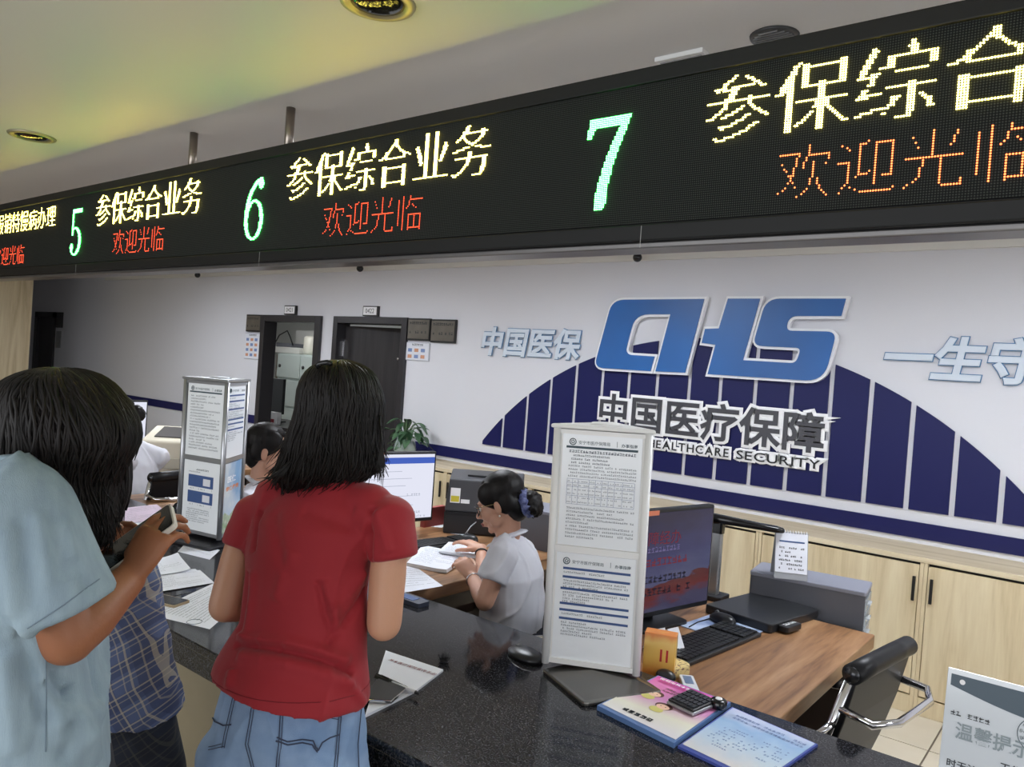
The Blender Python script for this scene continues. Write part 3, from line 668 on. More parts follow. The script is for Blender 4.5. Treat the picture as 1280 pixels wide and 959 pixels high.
def drawer_unit(label,loc,rz,w=.24,d=.36,h=.25):
    t=thing('drawer_unit',label,'drawer unit',loc,rz)
    MB().box((-w/2,-d/2,0),(-w/2+.006,d/2,h-.012)).box((w/2-.006,-d/2,0),(w/2,d/2,h-.012)).box((-w/2,-d/2,0),(w/2,-d/2+.006,h-.012)).build('housing',drs,t)
    MB().rbox((-w/2-.004,-d/2-.004,h-.016),(w/2+.004,d/2+.004,h),.012).build('lid',dru,t,bevel=.003)
    for i in range(4):
        z=.006+i*(h-.03)/4; q=bx((-w/2+.009,-d/2+.01,z),(w/2-.009,d/2+.004,z+(h-.03)/4-.008)).build('drawer',clr,t,bevel=.003)
        MB().box((-.03,d/2+.004,z+.015),(.03,d/2+.014,z+.022)).build('drawer_pull',clr,q)
    return t
t=thing('side_table','low dark table under the grey plastic drawers behind the nearest desk','table',(-.92,3.13,0)); bx((-.24,-.125,.60),(.20,.20,.62)).build('tabletop',wald,t)
for sx in (-.22,.17):
    for sy in (-.11,.18): bx((sx-.015,sy-.015,0),(sx+.015,sy+.015,.60)).build('leg',wald,t)
drawer_unit('grey plastic drawer unit with clear drawers beside the flat scanner',(-.93,3.155,.621),math.radians(-82),.20,.42,.249)
drawer_unit('grey plastic drawer unit behind the clerk with glasses',(-2.16,3.10,.7505),math.radians(-84),.22,.30,.19)
cal=thing('desk_calendar','white tent desk calendar standing on the grey drawer unit','calendar',(-.99,3.07,.8705),math.radians(28)); cal.scale=(1.12,1.12,1.12)
cm=MB(); cm.add([(-.055,-.045,0),(.055,-.045,0),(.055,-.003,.155),(-.055,-.003,.155),(-.055,.045,0),(.055,.045,0),(.055,.003,.155),(-.055,.003,.155)],[(0,1,2,3),(5,4,7,6),(3,2,6,7)]); o=cm.build('card',mat('calendar_grey',(150,152,156),.6),cal); so=o.modifiers.new('s','SOLIDIFY'); so.thickness=.002
uv=V((0,.042,.155)).normalized(); O=V((-.053,-.0465,0))+V((0,.0,.0))
pg=MB(); quad(pg,O,V((1,0,0)),uv,0,.022,.106,.158); pg.build('page',PAPER,cal)
mb=MB(); un=V((1,0,0)).cross(uv); O2=O+un*.0008; para(mb,O2,V((1,0,0)),uv,.012,.096,.118,6,.006,.008,11,.7,.1,.2); mb.build('printed_text',INK,cal)
mb=MB(); quad(mb,O2,V((1,0,0)),uv,.012,.126,.096,.131); mb.build('printed_band',INKB,cal)
rg=MB()
for i in range(12):
    x=-.05+i*.0091; rg.tube([(x,-.006,.150),(x,-.006,.160),(x,.006,.160),(x,.006,.150)],.0009,5)
rg.build('ring_binding',lw,cal,kind='stuff')
# ================================================================ PRINTERS
pr=mat('printer_dark',(66,66,70),.45); pr2=mat('printer_dark2',(44,44,47),.4)
t=thing('printer','dark grey laser printer at the back of the bespectacled clerk\'s desk','printer',(-2.62,3.14,.7505),math.radians(38))
MB().loft([((0,0,0),(.21,0,0),(0,.18,0)),((0,0,.10),(.21,0,0),(0,.18,0))],True,4,False)
b1=MB(); b1.prism([(-.20,-.18),(.20,-.18),(.20,.18),(-.20,.18)],0,.11); b1.build('paper_tray_section',pr2,t,bevel=.006)
b2=MB(); b2.add([(-.20,-.18,.112),(.20,-.18,.112),(.20,.18,.112),(-.20,.18,.112),(-.185,-.15,.275),(.185,-.15,.275),(.20,.18,.285),(-.20,.18,.285)],[(0,3,2,1),(4,5,6,7),(0,1,5,4),(1,2,6,5),(2,3,7,6),(3,0,4,7)]); b2.build('upper_body',pr,t,bevel=.008)
bx((-.10,-.06,.28),(.12,.12,.289)).build('output_slot',pr2,t,bevel=.003); bx((-.19,-.186,.095),(.19,-.178,.112)).build('front_gap',BLACKP,t); bx((.03,-.188,.085),(.11,-.18,.11)).build('tray_handle',BLACKG,t)
q=V((0,.03,.163)).normalized(); O=V((-.175,-.1815,.112)); n_=V((1,0,0)).cross(q)
mb=MB(); quad(mb,O+n_*.003,V((1,0,0)),q,.0,.045,.05,.12); mb.build('sticker',lw,t,label='white energy sticker'); mb=MB(); quad(mb,O+n_*.004,V((1,0,0)),q,.004,.05,.046,.08); mb.build('sticker_panel',mat('sticker_yellow',(215,200,60),.5),t)
mb=MB(); quad(mb,O+n_*.003,V((1,0,0)),q,.055,.045,.10,.065); mb.build('sticker',lw,t)
beige=mat('printer_beige',(214,206,186),.45)
t=thing('printer','beige laser printer with a dark paper slot behind the left notice stand','printer',(-5.03,2.72,.7505),math.radians(48))
b1=MB(); b1.add([(-.20,-.19,0),(.20,-.19,0),(.20,.19,0),(-.20,.19,0),(-.20,-.17,.22),(.20,-.17,.22),(.20,.19,.29),(-.20,.19,.29)],[(0,3,2,1),(4,5,6,7),(0,1,5,4),(1,2,6,5),(2,3,7,6),(3,0,4,7)]); b1.build('body',beige,t,bevel=.02,seg=4)
b1=MB(); b1.add([(-.13,-.10,.236),(.13,-.10,.236),(.13,.13,.281),(-.13,.13,.281),(-.13,-.10,.242),(.13,-.10,.242),(.13,.13,.287),(-.13,.13,.287)],[(0,3,2,1),(4,5,6,7),(0,1,5,4),(1,2,6,5),(2,3,7,6),(3,0,4,7)]); b1.build('paper_slot',mat('slot_dark',(62,58,56),.5),t)
bx((-.17,-.2,.04),(.17,-.187,.11)).build('tray_front',mat('printer_beige2',(190,184,166),.45),t,bevel=.004)
# ================================================================ PLANT
t=thing('potted_pothos','green trailing pothos in a glass vase on the oak ledge by the ajar door','plant',(-4.73,4.56,.803))
glass=mat('vase_glass',(200,215,210),.08,alpha=.42)
MB().lathe([(.06,0),(.085,.02),(.098,.07),(.085,.13),(.07,.16),(.078,.175)],n=24).build('vase',glass,t); MB().lathe([(.055,.012),(.08,.025),(.09,.07),(.082,.11),(.001,.112)],n=20).build('water_and_roots',mat('roots',(150,165,150),.5,mix=(215,225,215),mscale=40),t)
leafm=mat('leaf_green',(34,66,42),.3,mix=(84,116,84),mscale=9)
rn=random.Random(5); stems=MB(); lid=0
for i in range(34):
    a=rn.uniform(0,2*math.pi); rr_=rn.uniform(.05,.21); hz=rn.uniform(.14,.33) if rr_<.15 else rn.uniform(.08,.26)
    b0=V((0,0,.15)); e=V((math.cos(a)*rr_,math.sin(a)*rr_*.6,hz)); md=(b0+e)*.5+V((0,0,.07))
    pts=[b0*(1-s_)**2+md*2*s_*(1-s_)+e*s_*s_ for s_ in [k/6 for k in range(7)]]; stems.tube(pts,.0035,5)
    d=V((math.cos(a),math.sin(a),-.35+rn.uniform(-.5,.5))).normalized(); L=rn.uniform(.085,.125); wd=L*.30; sd=d.cross(V((0,0,1))).normalized(); nn=sd.cross(d)
    sec=[(0,.05),(.12,.75),(.35,1),(.6,.8),(.82,.42),(1,.02)]; vs=[];fs=[]
    for s_,w_ in sec:
        c=e+d*L*s_-V((0,0,.25*L*s_*s_)); vs+=[c-sd*wd*w_+nn*.012*w_,c,c+sd*wd*w_+nn*.012*w_]
    for k in range(5): fs+=[(3*k,3*k+1,3*k+4,3*k+3),(3*k+1,3*k+2,3*k+5,3*k+4)]
    MB().add(vs,fs,True).build('leaf',leafm,t)
stems.build('stems',mat('stem_green',(80,110,70),.5),t)
UP=V((0,0,1))
# ================================================================ NOTICE STANDS (three-sided rotating columns)
alu=mat('aluminium_frame',(178,180,184),.3,.75); cream=mat('frame_cream',(240,240,238),.4); acr=mat('acrylic_sheet',(232,236,240),.06,coat=1.0,spec=.6)
dbase=mat('stand_base_dark',(52,52,54),.22,.6)
def poster_kit(parent,O,ux,uy,w,h,style,frame_m,seed):
    # O bottom-left corner of the sheet, built proud of the panel
    O=V(O); un=ux.cross(uy)
    mb=MB(); vs=[O+ux*a+uy*b+un*c for c in (0,.003) for a,b in ((0,0),(w,0),(w,h),(0,h))]; mb.add(vs,[(3,2,1,0),(4,5,6,7),(0,1,5,4),(1,2,6,5),(2,3,7,6),(3,0,4,7)])
    sheet={'text':mat('poster_white',(244,248,252),.35,coat=.5),'table':MC.get('poster_white'),'bars':MC.get('poster_white'),'cards':MC.get('poster_white'),'photo':mat('poster_sky',(120,170,215),.35,mix=(225,232,236),mscale=6,coat=.4)}[style]
    sh=mb.build('poster',sheet or mat('poster_white',(226,232,238),.3),parent)
    P=O+un*.0036; ink=MB(); blue=MB(); band=MB(); head=MB()
    def q(m,a,b,c,d): m.add([P+ux*(w*x)+uy*(h*y) for x,y in ((a,b),(c,b),(c,d),(a,d))],[(0,1,2,3)])
    if style in ('text','table','bars'):
        ring=MB(); c_=P+ux*w*.13+uy*h*.925; ring.tube([c_+ux*math.cos(a)*w*.04+uy*math.sin(a)*w*.04 for a in [2*math.pi*k/18 for k in range(19)]],w*.006,4,cap=False); 
        for a in range(5): t=2*math.pi*a/5+1.57; ring.ell(c_+ux*math.cos(t)*w*.018+uy*math.sin(t)*w*.018,(w*.009,)*3,None,6,4)
        ring.build('emblem',INKG,sh,kind='stuff')
        put_text(head,'安宁市医疗保障局',P+ux*w*.20+uy*h*.908,ux,uy,h*.036,w=w*.40)
        put_text(head,'办事指南',P+ux*w*.74+uy*h*.905,ux,uy,h*.034,w=w*.20,off=.01); q(head,.685,.90,.69,.95)
    if style in ('text','table'):
        q(band,.05,.868,.95,.888)
    if style=='text':
        para(ink,P,ux,uy,w*.09,w*.92,h*.855,19,h*.019,h*.021,seed,.9,.45)
    if style=='table':
        y=para(ink,P,ux,uy,w*.09,w*.93,h*.86,1,h*.023,h*.008,seed,1,0,.2); y=para(ink,P,ux,uy,w*.12,w*.6,y,3,h*.016,h*.016,seed+1,.9,.5,.18); y=para(ink,P,ux,uy,w*.09,w*.93,y,4,h*.016,h*.014,seed+2,.92,.1)
        y0=y-.02*h; rows=[0,.035,.07,.15,.225]; cols=[.08,.15,.22,.36,.44,.52,.60,.68,.78,.93]
        for r in rows: blue.add([P+ux*w*a+uy*(y0-h*r+b) for a,b in ((.08,0),(.93,0),(.93,w*.003),(.08,w*.003))],[(0,1,2,3)])
        for c in cols: blue.add([P+ux*(w*c+a)+uy*(y0-h*b) for a,b in ((0,.225),(w*.003,.225),(w*.003,0),(0,0))],[(0,1,2,3)])
        rn=random.Random(seed)
        for i in range(9):
            for r in (.025,.06,.10,.135,.17,.21): fake_line(ink,P,ux,uy,w*(cols[i]+.008),w*(cols[i+1]-.012),y0-h*r,h*.011,rn,.75)
        para(ink,P,ux,uy,w*.09,w*.93,y0-h*.235,9,h*.016,h*.016,seed+4,.9,.35)
    if style=='bars':
        for y in (.845,.765,.655,.515,.455,.375): q(blue,.09 if y>.7 else .07,y,.94,y+.022)
        for y,n in ((.845,1),(.765,3),(.655,4),(.455,1),(.375,5)): para(ink,P,ux,uy,w*.10,w*.9,h*y-h*.004,n,h*.017,h*.011,seed+n,.9,.5)
    if style=='cards':
        para(ink,P,ux,uy,w*.35,w*.68,h*.89,1,h*.022,0,seed,.95,0,.2); para(ink,P,ux,uy,w*.12,w*.45,h*.85,1,h*.015,0,seed)
        for y in (.63,.40):
            q(blue,.14,y,.84,y+.17); q(head,.16,y+.0,.17,y+.001)
            band.add([P+un*.0006+ux*w*a+uy*h*b for a,b in ((.56,y+.03),(.76,y+.03),(.76,y+.13),(.56,y+.13))],[(0,1,2,3)])
            fake_line(ink,P,ux,uy,w*.2,w*.8,h*(y-.035),h*.018,random.Random(3),.5)
        para(ink,P,ux,uy,w*.12,w*.75,h*.33,7,h*.014,h*.015,seed,.9,.4)
    if style=='photo':
        a=MB(); put_text(a,'医保',P+ux*w*.2+uy*h*.72,ux,uy,h*.10,w=w*.5,off=.02); a.build('printed_text',lw,sh)
        a=MB(); put_text(a,'参保缴费',P+ux*w*.15+uy*h*.60,ux,uy,h*.07,w=w*.7,off=.02); a.build('printed_text',mat('print_orange',(225,130,60),.5),sh)
        a=MB(); a.add([P+ux*w*x+uy*h*y for x,y in ((.0,.0),(1,.0),(1,.22),(.7,.30),(.4,.22),(.15,.30),(0,.25))],[tuple(range(7))]); a.build('printed_hill',mat('print_green',(110,150,90),.5,mix=(210,215,205),mscale=30),sh)
    for m,n,mt in ((ink,'printed_text',mat('ink_poster',(92,100,112),.6)),(head,'printed_heading',INKG),(blue,'printed_band',INKB),(band,'printed_band',PAPER if style=='cards' else INKG)):
        if m.v: m.build(n,mt,sh,kind='stuff' if n!='printed_heading' else None)
def tri_stand(name,label,A,B,z0,z1,styles,frame_m,base_m,basefn,lean=0):
    # A left-bottom, B right-bottom of the face towards the hall (xy); third corner behind
    A=V((A[0],A[1],0)); B_=V((B[0],B[1],0)); e=(B_-A); w=e.length; ux=e.normalized(); n=ux.cross(UP); C_=A+ux*w*.5-n*w*.866
    cen=(A+B_+C_)/3; t=thing(name,label,'notice stand',(cen.x,cen.y,CT+.0005)); L=V((cen.x,cen.y,CT)); z0-=CT; z1-=CT
    pts=[A-L*1,B_-L*1,C_-L*1]; pts=[V((p.x,p.y,0)) for p in pts]
    for i in range(3):
        a,b=pts[i],pts[(i+1)%3]; u=(b-a).normalized(); nn=u.cross(UP); ln=(b-a).length
        mb=MB(); vs=[a+u*.012+UP*z0+nn*-.004,b-u*.012+UP*z0-nn*.004,b-u*.012+UP*z1-nn*.004,a+u*.012+UP*z1-nn*.004]; vs+=[v-nn*.006 for v in vs]
        mb.add(vs,[(0,1,2,3),(7,6,5,4),(0,4,5,1),(1,5,6,2),(2,6,7,3),(3,7,4,0)]); mb.build('panel',frame_m,t)
        st=styles[i]; hh=(z1-z0)
        if st:
            O=a+u*.018+UP*(z0+.012)-nn*.004; poster_kit(t,O,u,UP,ln-.036,hh*.49-.022,st[1],frame_m,i*7+2); poster_kit(t,O+UP*(hh*.49),u,UP,ln-.036,hh*.51-.022,st[0],frame_m,i*5+1)
        for zz,hz in ((z0,.014),(z0+hh*.49-.006,.016),(z1-.012,.012)):
            mb=MB(); a2=a+u*.006+UP*zz; b2=b-u*.006+UP*zz; vs=[a2,b2,b2+UP*hz,a2+UP*hz]; vs=[v+nn*.003 for v in vs]+[v-nn*.006 for v in vs]; mb.add(vs,[(0,1,2,3),(7,6,5,4),(0,4,5,1),(1,5,6,2),(2,6,7,3),(3,7,4,0)]); mb.build('crossbar',frame_m,t)
    for p in pts: q=p*.985; MB().cyl(q+UP*(z0-.004),q+UP*(z1+.002),.0105,12).build('corner_post',frame_m,t)
    g=[p*1.13 for p in pts]; mb=MB(); vs=[p+UP*(z1+.002) for p in g]+[p+UP*(z1+.014) for p in g]; mb.add(vs,[(2,1,0),(3,4,5),(0,1,4,3),(1,2,5,4),(2,0,3,5)]); mb.build('top_cap',frame_m,t,bevel=.004)
    MB().cyl((0,0,.02),(0,0,z0+.02),.018,16).build('swivel',CHROME,t)
    t.rotation_euler=Matrix.Rotation(math.radians(lean),3,V((cf.x,cf.y,0)).normalized()).to_euler()
    basefn(t); MB().lathe([(.045,z1+.014),(.040,z1+.020),(.001,z1+.021)]).build('cap_disc',frame_m,t)
def base_rot(ang,s,m,hh=.012,sh=(0,0)):
    def f(t):
        c,s_=math.cos(math.radians(ang)),math.sin(math.radians(ang)); R=Matrix.Rotation(math.radians(ang),3,'Z')
        mb=MB().rbox((-s,-s,0),(s,s,hh),.015,4); mb.v=[R@v+V((sh[0],sh[1],0)) for v in mb.v]; mb.build('base',m,t,bevel=.004)
        mb=MB(); q=[R@V((a*s*.9,b*s*.9,hh)) for a,b in ((-1,-1),(1,-1),(1,1),(-1,1))]+[R@V((a*s*.25,b*s*.25,hh+.014)) for a,b in ((-1,-1),(1,-1),(1,1),(-1,1))]; q=[v+V((sh[0],sh[1],0))*(1 if k_<4 else .3) for k_,v in enumerate(q)]; mb.add(q,[(0,1,5,4),(1,2,6,5),(2,3,7,6),(3,0,4,7),(4,5,6,7)]); mb.build('base_pyramid',m,t)
    return f
tri_stand('notice_stand','tall cream three-sided notice stand at the centre of the counter',(-1.205,1.748),(-.976,1.854),.808,1.452,[('table','bars'),('text','text'),('text','text')],cream,dbase,base_rot(63,.119,mat('steel_base',(120,118,114),.25,.8),.012,(.072,-.078)),-1.1)
tri_stand('notice_stand','grey aluminium three-sided notice stand left of the red shirt',(-3.144,1.724),(-2.891,1.766),.815,1.462,[('text','cards'),('bars','photo'),('text','text')],alu,dbase,base_rot(12,.15,mat('dark_base',(48,48,52),.3,.3)),-.6)
# ================================================================ CHAIRS (sling office chairs with roll-top backs)
leather=mat('leather_black',(19,19,22),.42,spec=.3,bump=.1,bscale=300)
def make_chair():
    # faces local +y ; local x across ; origin on the floor
    t=thing('office_chair','','chair',(0,0,0))
    w=.19
    sb=MB(); n=12; pr_=[(.24,.47),(.22,.485),(.1,.46),(-.05,.45),(-.17,.455),(-.215,.50),(-.25,.60),(-.29,.74),(-.315,.86)]
    vs=[];fs=[]
    for y,z in pr_: vs+=[(-w,y,z),(w,y,z),(-w,y+.0,z-.022) if z<.5 else (-w,y-.02,z-.004),(w,y,z-.022) if z<.5 else (w,y-.02,z-.004)]
    for i in range(len(pr_)-1): a=4*i; b=a+4; fs+=[(a,a+1,b+1,b),(a+2,b+2,b+3,a+3),(a,b,b+2,a+2),(a+1,a+3,b+3,b+1)]
    fs+=[(0,2,3,1),(len(vs)-4,len(vs)-3,len(vs)-1,len(vs)-2)]
    sb.add(vs,fs,False); sb.build('seat_sling',leather,t,bevel=.004)
    MB().tube([(-w-.005,-.325,.875),(-w*.5,-.325,.876),(0,-.325,.876),(w*.5,-.325,.876),(w+.005,-.325,.875)],.0275,18,cap=True).build('headroll',leather,t)
    for s_ in (-1,1): 
        MB().cyl((s_*(w+.005),-.325,.875),(s_*(w+.012),-.325,.875),.021,18).build('roll_end_cap',mat('end_cap_dark',(70,70,72),.25,.8),t)
        MB().tube([(s_*w,.25,.47),(s_*w,.1,.45),(s_*w,-.16,.445),(s_*w,-.205,.47),(s_*w,-.25,.62),(s_*w,-.315,.85)],.009,8,flat=1.4).build('side_rail',CHROME,t)
        MB().tube([(s_*w,-.285,.73),(s_*(w+.035),-.26,.70),(s_*(w+.055),-.10,.665),(s_*(w+.055),.08,.655),(s_*(w+.045),.13,.62),(s_*(w+.02),.14,.50),(s_*w,.13,.455)],.010,10).build('armrest',CHROME,t)
        MB().rbox((s_*(w+.055)-.02,-.12,.665),(s_*(w+.055)+.02,.10,.688),.01).build('arm_pad',leather,t,bevel=.003)
    MB().tube([(-w,-.30,.775),(-w*1.05,-.385,.765),(-w*.6,-.42,.762),(w*.6,-.42,.762),(w*1.05,-.385,.765),(w,-.30,.775)],.011,10).build('back_bar',CHROME,t)
    MB().cyl((0,0,.10),(0,0,.44),.028,16).build('gas_column',CHROME,t)
    for k in range(5):
        a=math.radians(72*k+18); l=MB(); l.tube([(0,0,.12),(math.cos(a)*.15,math.sin(a)*.15,.10),(math.cos(a)*.29,math.sin(a)*.29,.075)],[.022,.018,.014],8); lg=l.build('leg',CHROME,t)
        c_=MB(); c_.cyl((math.cos(a)*.285-.016*math.sin(a),math.sin(a)*.285+.016*math.cos(a),.028),(math.cos(a)*.285+.016*math.sin(a),math.sin(a)*.285-.016*math.cos(a),.028),.028,14); c_.cyl((math.cos(a)*.285,math.sin(a)*.285,.03),(math.cos(a)*.285,math.sin(a)*.285,.075),.007,8); c_.build('castor',BLACKP,lg)
    return t
ch0=make_chair(); a=onZ(1068,842,.875); b_=onZ(1133,808,.875); mid=(a+b_)/2; dr=(b_-a); ang=math.atan2(dr.y,dr.x)
# headroll runs along local x at local y=-.325
def place(ch,mid,ang,label):
    o=V((mid[0],mid[1],0))-V((-math.sin(ang),math.cos(ang),0))*(-.325); ch.location=o; ch.rotation_euler=(0,0,ang); ch['label']=label
place(ch0,mid,ang,'empty black and chrome sling office chair at the nearest walnut desk')
c2=copy_tree(ch0); q=atd(650,800,2.96); place(c2,(0,0),math.radians(103),'black roll-top office chair behind the clerk with glasses'); c2.location=(q.x-.03,q.y-.04,0)
c3=copy_tree(ch0); q=atd(165,660,4.6); place(c3,(0,0),math.radians(100),'black roll-top office chair left of the grey notice stand'); c3.location=(q.x+.10,q.y,0)
c4=copy_tree(ch0); q=atd(322,690,3.72); place(c4,(0,0),math.radians(-42),'black office chair of the smiling clerk'); c4.location=(q.x,q.y,0)
# ================================================================ PAPERS, BOOKLETS, SMALL THINGS
def sheet(name,label,cat,corners,z,n=1,title=None,rows=12,seed=1,th=.0006,group=None,mt=PAPER,lift=0,ink=INK):
    # corners in xy: bottom-left, bottom-right, top-right, top-left of the text
    c=sum((V((x,y,0)) for x,y in corners),V((0,0,0)))/4; t=thing(name,label,cat,(c.x,c.y,z),group=group)
    q=[V((x,y,0))-V((c.x,c.y,0)) for x,y in corners]; mb=MB(); N=6; rn=random.Random(seed)
    def P(u,v,zz): 
        p=(q[0]*(1-u)+q[1]*u)*(1-v)+(q[3]*(1-u)+q[2]*u)*v; return V((p.x,p.y,zz+lift*(max(0,u-.6)**2+max(0,v-.7)**2)))
    vs=[P(i/N,j/N,th) for j in range(N+1) for i in range(N+1)]+[P(i/N,j/N,0) for j in range(N+1) for i in range(N+1)]; K=(N+1)**2; fs=[]
    for j in range(N):
        for i in range(N): a=j*(N+1)+i; fs+=[(a,a+1,a+N+2,a+N+1),(K+a,K+a+N+1,K+a+N+2,K+a+1)]
    for i in range(N): fs+=[(i,K+i,K+i+1,i+1),(N*(N+1)+i,N*(N+1)+i+1,K+N*(N+1)+i+1,K+N*(N+1)+i),(i*(N+1),(i+1)*(N+1),K+(i+1)*(N+1),K+i*(N+1)),(i*(N+1)+N,K+i*(N+1)+N,K+(i+1)*(N+1)+N,(i+1)*(N+1)+N)]
    mb.add(vs,fs); mb.build('sheet',mt,t)
    W=(q[1]-q[0]).length; Hh=(q[3]-q[0]).length; ux=(q[1]-q[0]).normalized(); uy=(q[3]-q[0]).normalized()
    m=MB(); rn=random.Random(seed); h=Hh*.018
    O=V((0,0,0))
    for r in range(rows):
        v=.88-.78*r/max(rows,1); y0=len(m.v)
        fake_line(m,O,V((1,0,0)),V((0,1,0)),W*.1,W*(.9 if rn.random()<.7 else .5),Hh*v,h,rn,.9)
    m.v=[P(p.x/W,p.y/Hh,th+.0006) for p in m.v]
    if m.v: m.build('printed_text',ink,t,kind='stuff')
    if title:
        m=MB(); put_text(m,title,O,(1,0,0),(0,1,0),Hh*.05,w=W*.72); m.v=[P(p.x/W+.14,p.y/Hh+.70,th+.0007) for p in m.v]; m.build('printed_title',INKR,t)
    return t,P,W,Hh
Z=CT+.0004; g='loose papers on the counter'
def cz(*pp): return [tuple(onZ(x,y,CT)[:2]) for x,y in pp]
sheet('paper_sheet','white form with a round seal between the plaid sleeve and red shirt','paper',cz((262,787),(312,744),(270,728),(184,768)),Z,rows=13,seed=3)
t=bpy.data.objects['paper_sheet']; m=MB(); m.tube([V((math.cos(a)*.022,math.sin(a)*.022,.0012)) for a in [2*math.pi*k/20 for k in range(21)]],.0008,4,cap=False); o=m.build('seal',INKG,t); p=onZ(243,778,CT); o.location=V((p.x,p.y,0))-V((t.location.x,t.location.y,0))
sheet('paper_sheet','white printed sheet on top of the pile behind the raised phone','paper',cz((170,746),(268,730),(250,714),(180,720)),Z+.003,rows=10,seed=4)
sheet('paper_sheet','lower white sheet of the pile behind the raised phone','paper',cz((176,738),(258,722),(244,712),(190,716)),Z,rows=10,seed=5,th=.002)
sheet('paper_sheet','curled white sheet lying above the pile near the notice stand','paper',cz((180,724),(238,716),(222,697),(172,707)),Z+.0065,rows=8,seed=6,lift=.05)
p3=onZ(205,752,CT); t=thing('smartphone','dark glossy phone lying under the papers at the counter edge','phone',(p3.x,p3.y,Z)); R=Matrix.Rotation(math.radians(18),3,'Z'); 
mb=slab_=MB().rbox((-.075,-.035,0),(.075,.035,.008),.008); mb.v=[R@v for v in mb.v]; mb.build('case',mat('phone_gold',(170,150,120),.3,.6),t); mb=MB().rbox((-.071,-.031,.008),(.071,.031,.0088),.006); mb.v=[R@v for v in mb.v]; mb.build('screen',BLACKG,t)
sheet('paper_stack','pink-topped stack of forms behind the bowed dark hair','paper',cz((135,660),(215,648),(196,632),(128,640)),Z,rows=10,seed=7,th=.006,mt=mat('paper_pink',(216,196,214),.65))
sheet('paper_stack','white stack of forms behind the bowed dark hair','paper',cz((150,672),(222,660),(212,648),(140,655)),Z,rows=9,seed=8,th=.004)
sheet('paper_sheet','white sheet lying under the foot of the grey notice stand','paper',cz((222,690),(262,700),(275,688),(235,676)),Z,rows=3,seed=12)
# paper, phone and pen right of the red shirt
bk,P,Wd,Hh=sheet('booklet','white booklet with a red title right of the red shirt','booklet',cz((456,898),(520,866),(554,840),(482,816)),Z,rows=0,seed=9,th=.006)
pts=cz((486,828),(548,848)); a=V((*pts[0],0)); b_=V((*pts[1],0)); ux=(b_-a).normalized(); uy=UP.cross(ux); m=MB(); L=V((bk.location.x,bk.location.y,0)); put_text(m,'基本医疗保险宣传手册',a-L+V((0,0,.0072))-uy*.006,ux,uy,.016,w=(b_-a).length*.95,off=.01); m.build('printed_title',mat('ink_maroon',(130,60,60),.6),bk)
p1,p2=onZ(462,868,CT),onZ(505,868,CT); t=thing('smartphone','black smartphone lying on the white booklet by the red shirt','phone',(onZ(482,865,CT).x,onZ(482,865,CT).y,Z+.0068)); R=Matrix.Rotation(math.radians(2),3,'Z')
q=cz((450,882),(489,884),(510,866),(476,850)); q=[V((x,y,0))-V((t.location.x,t.location.y,0)) for x,y in q]
def prism4(q,z0,z1,sc=1): c=sum(q,V((0,0,0)))/4; mb=MB(); qq=[c+(v-c)*sc for v in q]; ar=sum(qq[i-1].x*qq[i].y-qq[i].x*qq[i-1].y for i in range(4)); qq=qq if ar>0 else qq[::-1]; mb.prism([(v.x,v.y) for v in qq],z0,z1); return mb
prism4(q,0,.008).build('case',CHROME,t,bevel=.002); prism4(q,.008,.0088,.95).build('screen',BLACKG,t)
a,b_=onZ(470,846,CT+.012),onZ(524,868,CT+.012); a.z=b_.z=Z+.0125; t=thing('pen','black and white gel pen lying across the booklet','pen',tuple(a)); d=b_-a
MB().cyl((0,0,0),d*.38,.006,10).build('cap',BLACKP,t); MB().cyl(d*.38,d*.92,.0048,10).build('barrel',mat('pen_white',(220,222,225),.3),t); MB().cyl(d*.92,d,.0055,10,.003).build('tip',BLACKP,t); MB().tube([V((0,0,.007)),d*.3+V((0,0,.007))],.0018,6).build('clip',BLACKG,t)
m=MB(); rn=random.Random(4); c_=onZ(544,834,CT); t=thing('dusting_brush','small black bristly brush behind the booklet corner','brush',(c_.x-.01,c_.y+.045,Z))
for i in range(90): a=rn.uniform(0,6.28); r=rn.uniform(.002,.022); m.tube([(math.cos(a)*r*.4,math.sin(a)*r*.4,.002),(math.cos(a)*r,math.sin(a)*r,.012+rn.random()*.012)],.0008,4)
m.build('bristles',BLACKP,t,kind='stuff'); MB().lathe([(.012,0),(.013,.006),(.001,.007)]).build('brush_base',BLACKP,t)
# sheets near the glasses clerk
sheet('paper_sheet','white sheet hanging over the counter edge right of the red sleeve','paper',cz((500,742),(554,733),(524,712),(500,706)),Z,rows=9,seed=13)
t=thing('card_holder','small blue-labelled pad on the granite under the white sheet','pad',tuple(onZ(514,752,CT))[:2]+(Z,),math.radians(0)); MB().rbox((-.08,-.035,0),(.07,.02,.014),.006).build('pad',mat('pad_slate',(52,56,70),.4),t); bx((-.07,-.025,.014),(.03,.01,.0155)).build('label',INKB,t)
zd=.7505
def cd(*pp): return [tuple(onZ(x,y,.75)[:2]) for x,y in pp]
for i,(cs,l,th) in enumerate(((((508,708),(558,718),(586,698),(528,686)),'thick pile of forms under the hand of the clerk with glasses',.015),(((548,697),(600,706),(602,690),(560,686)),'second pile of forms beside the keyboard of the clerk with glasses',.009))):
    sheet('paper_stack',l,'paper',cd(*cs),zd+.0002+i*.021,rows=11,seed=20+i,th=th,lift=.02)
sheet('paper_sheet','small white slip on the desk by the dark printer','paper',cd((533,658),(552,660),(560,655),(540,653)),zd,rows=0,seed=31); sheet('paper_sheet','small white note beneath the printer cable','paper',cd((563,667),(582,670),(590,666),(570,663)),zd,rows=0,seed=32)
m=MB(); a=V(onZ(596,652,.82)); b_=V(onZ(580,670,.757)); m.tube([b_,b_.lerp(a,.5)+V((0,0,.01)),a],.003,6); m.build('stylus_wire',mat('wire_grey',(170,170,172),.4),None,'thin pale stylus leaning by the dark printer','stylus')
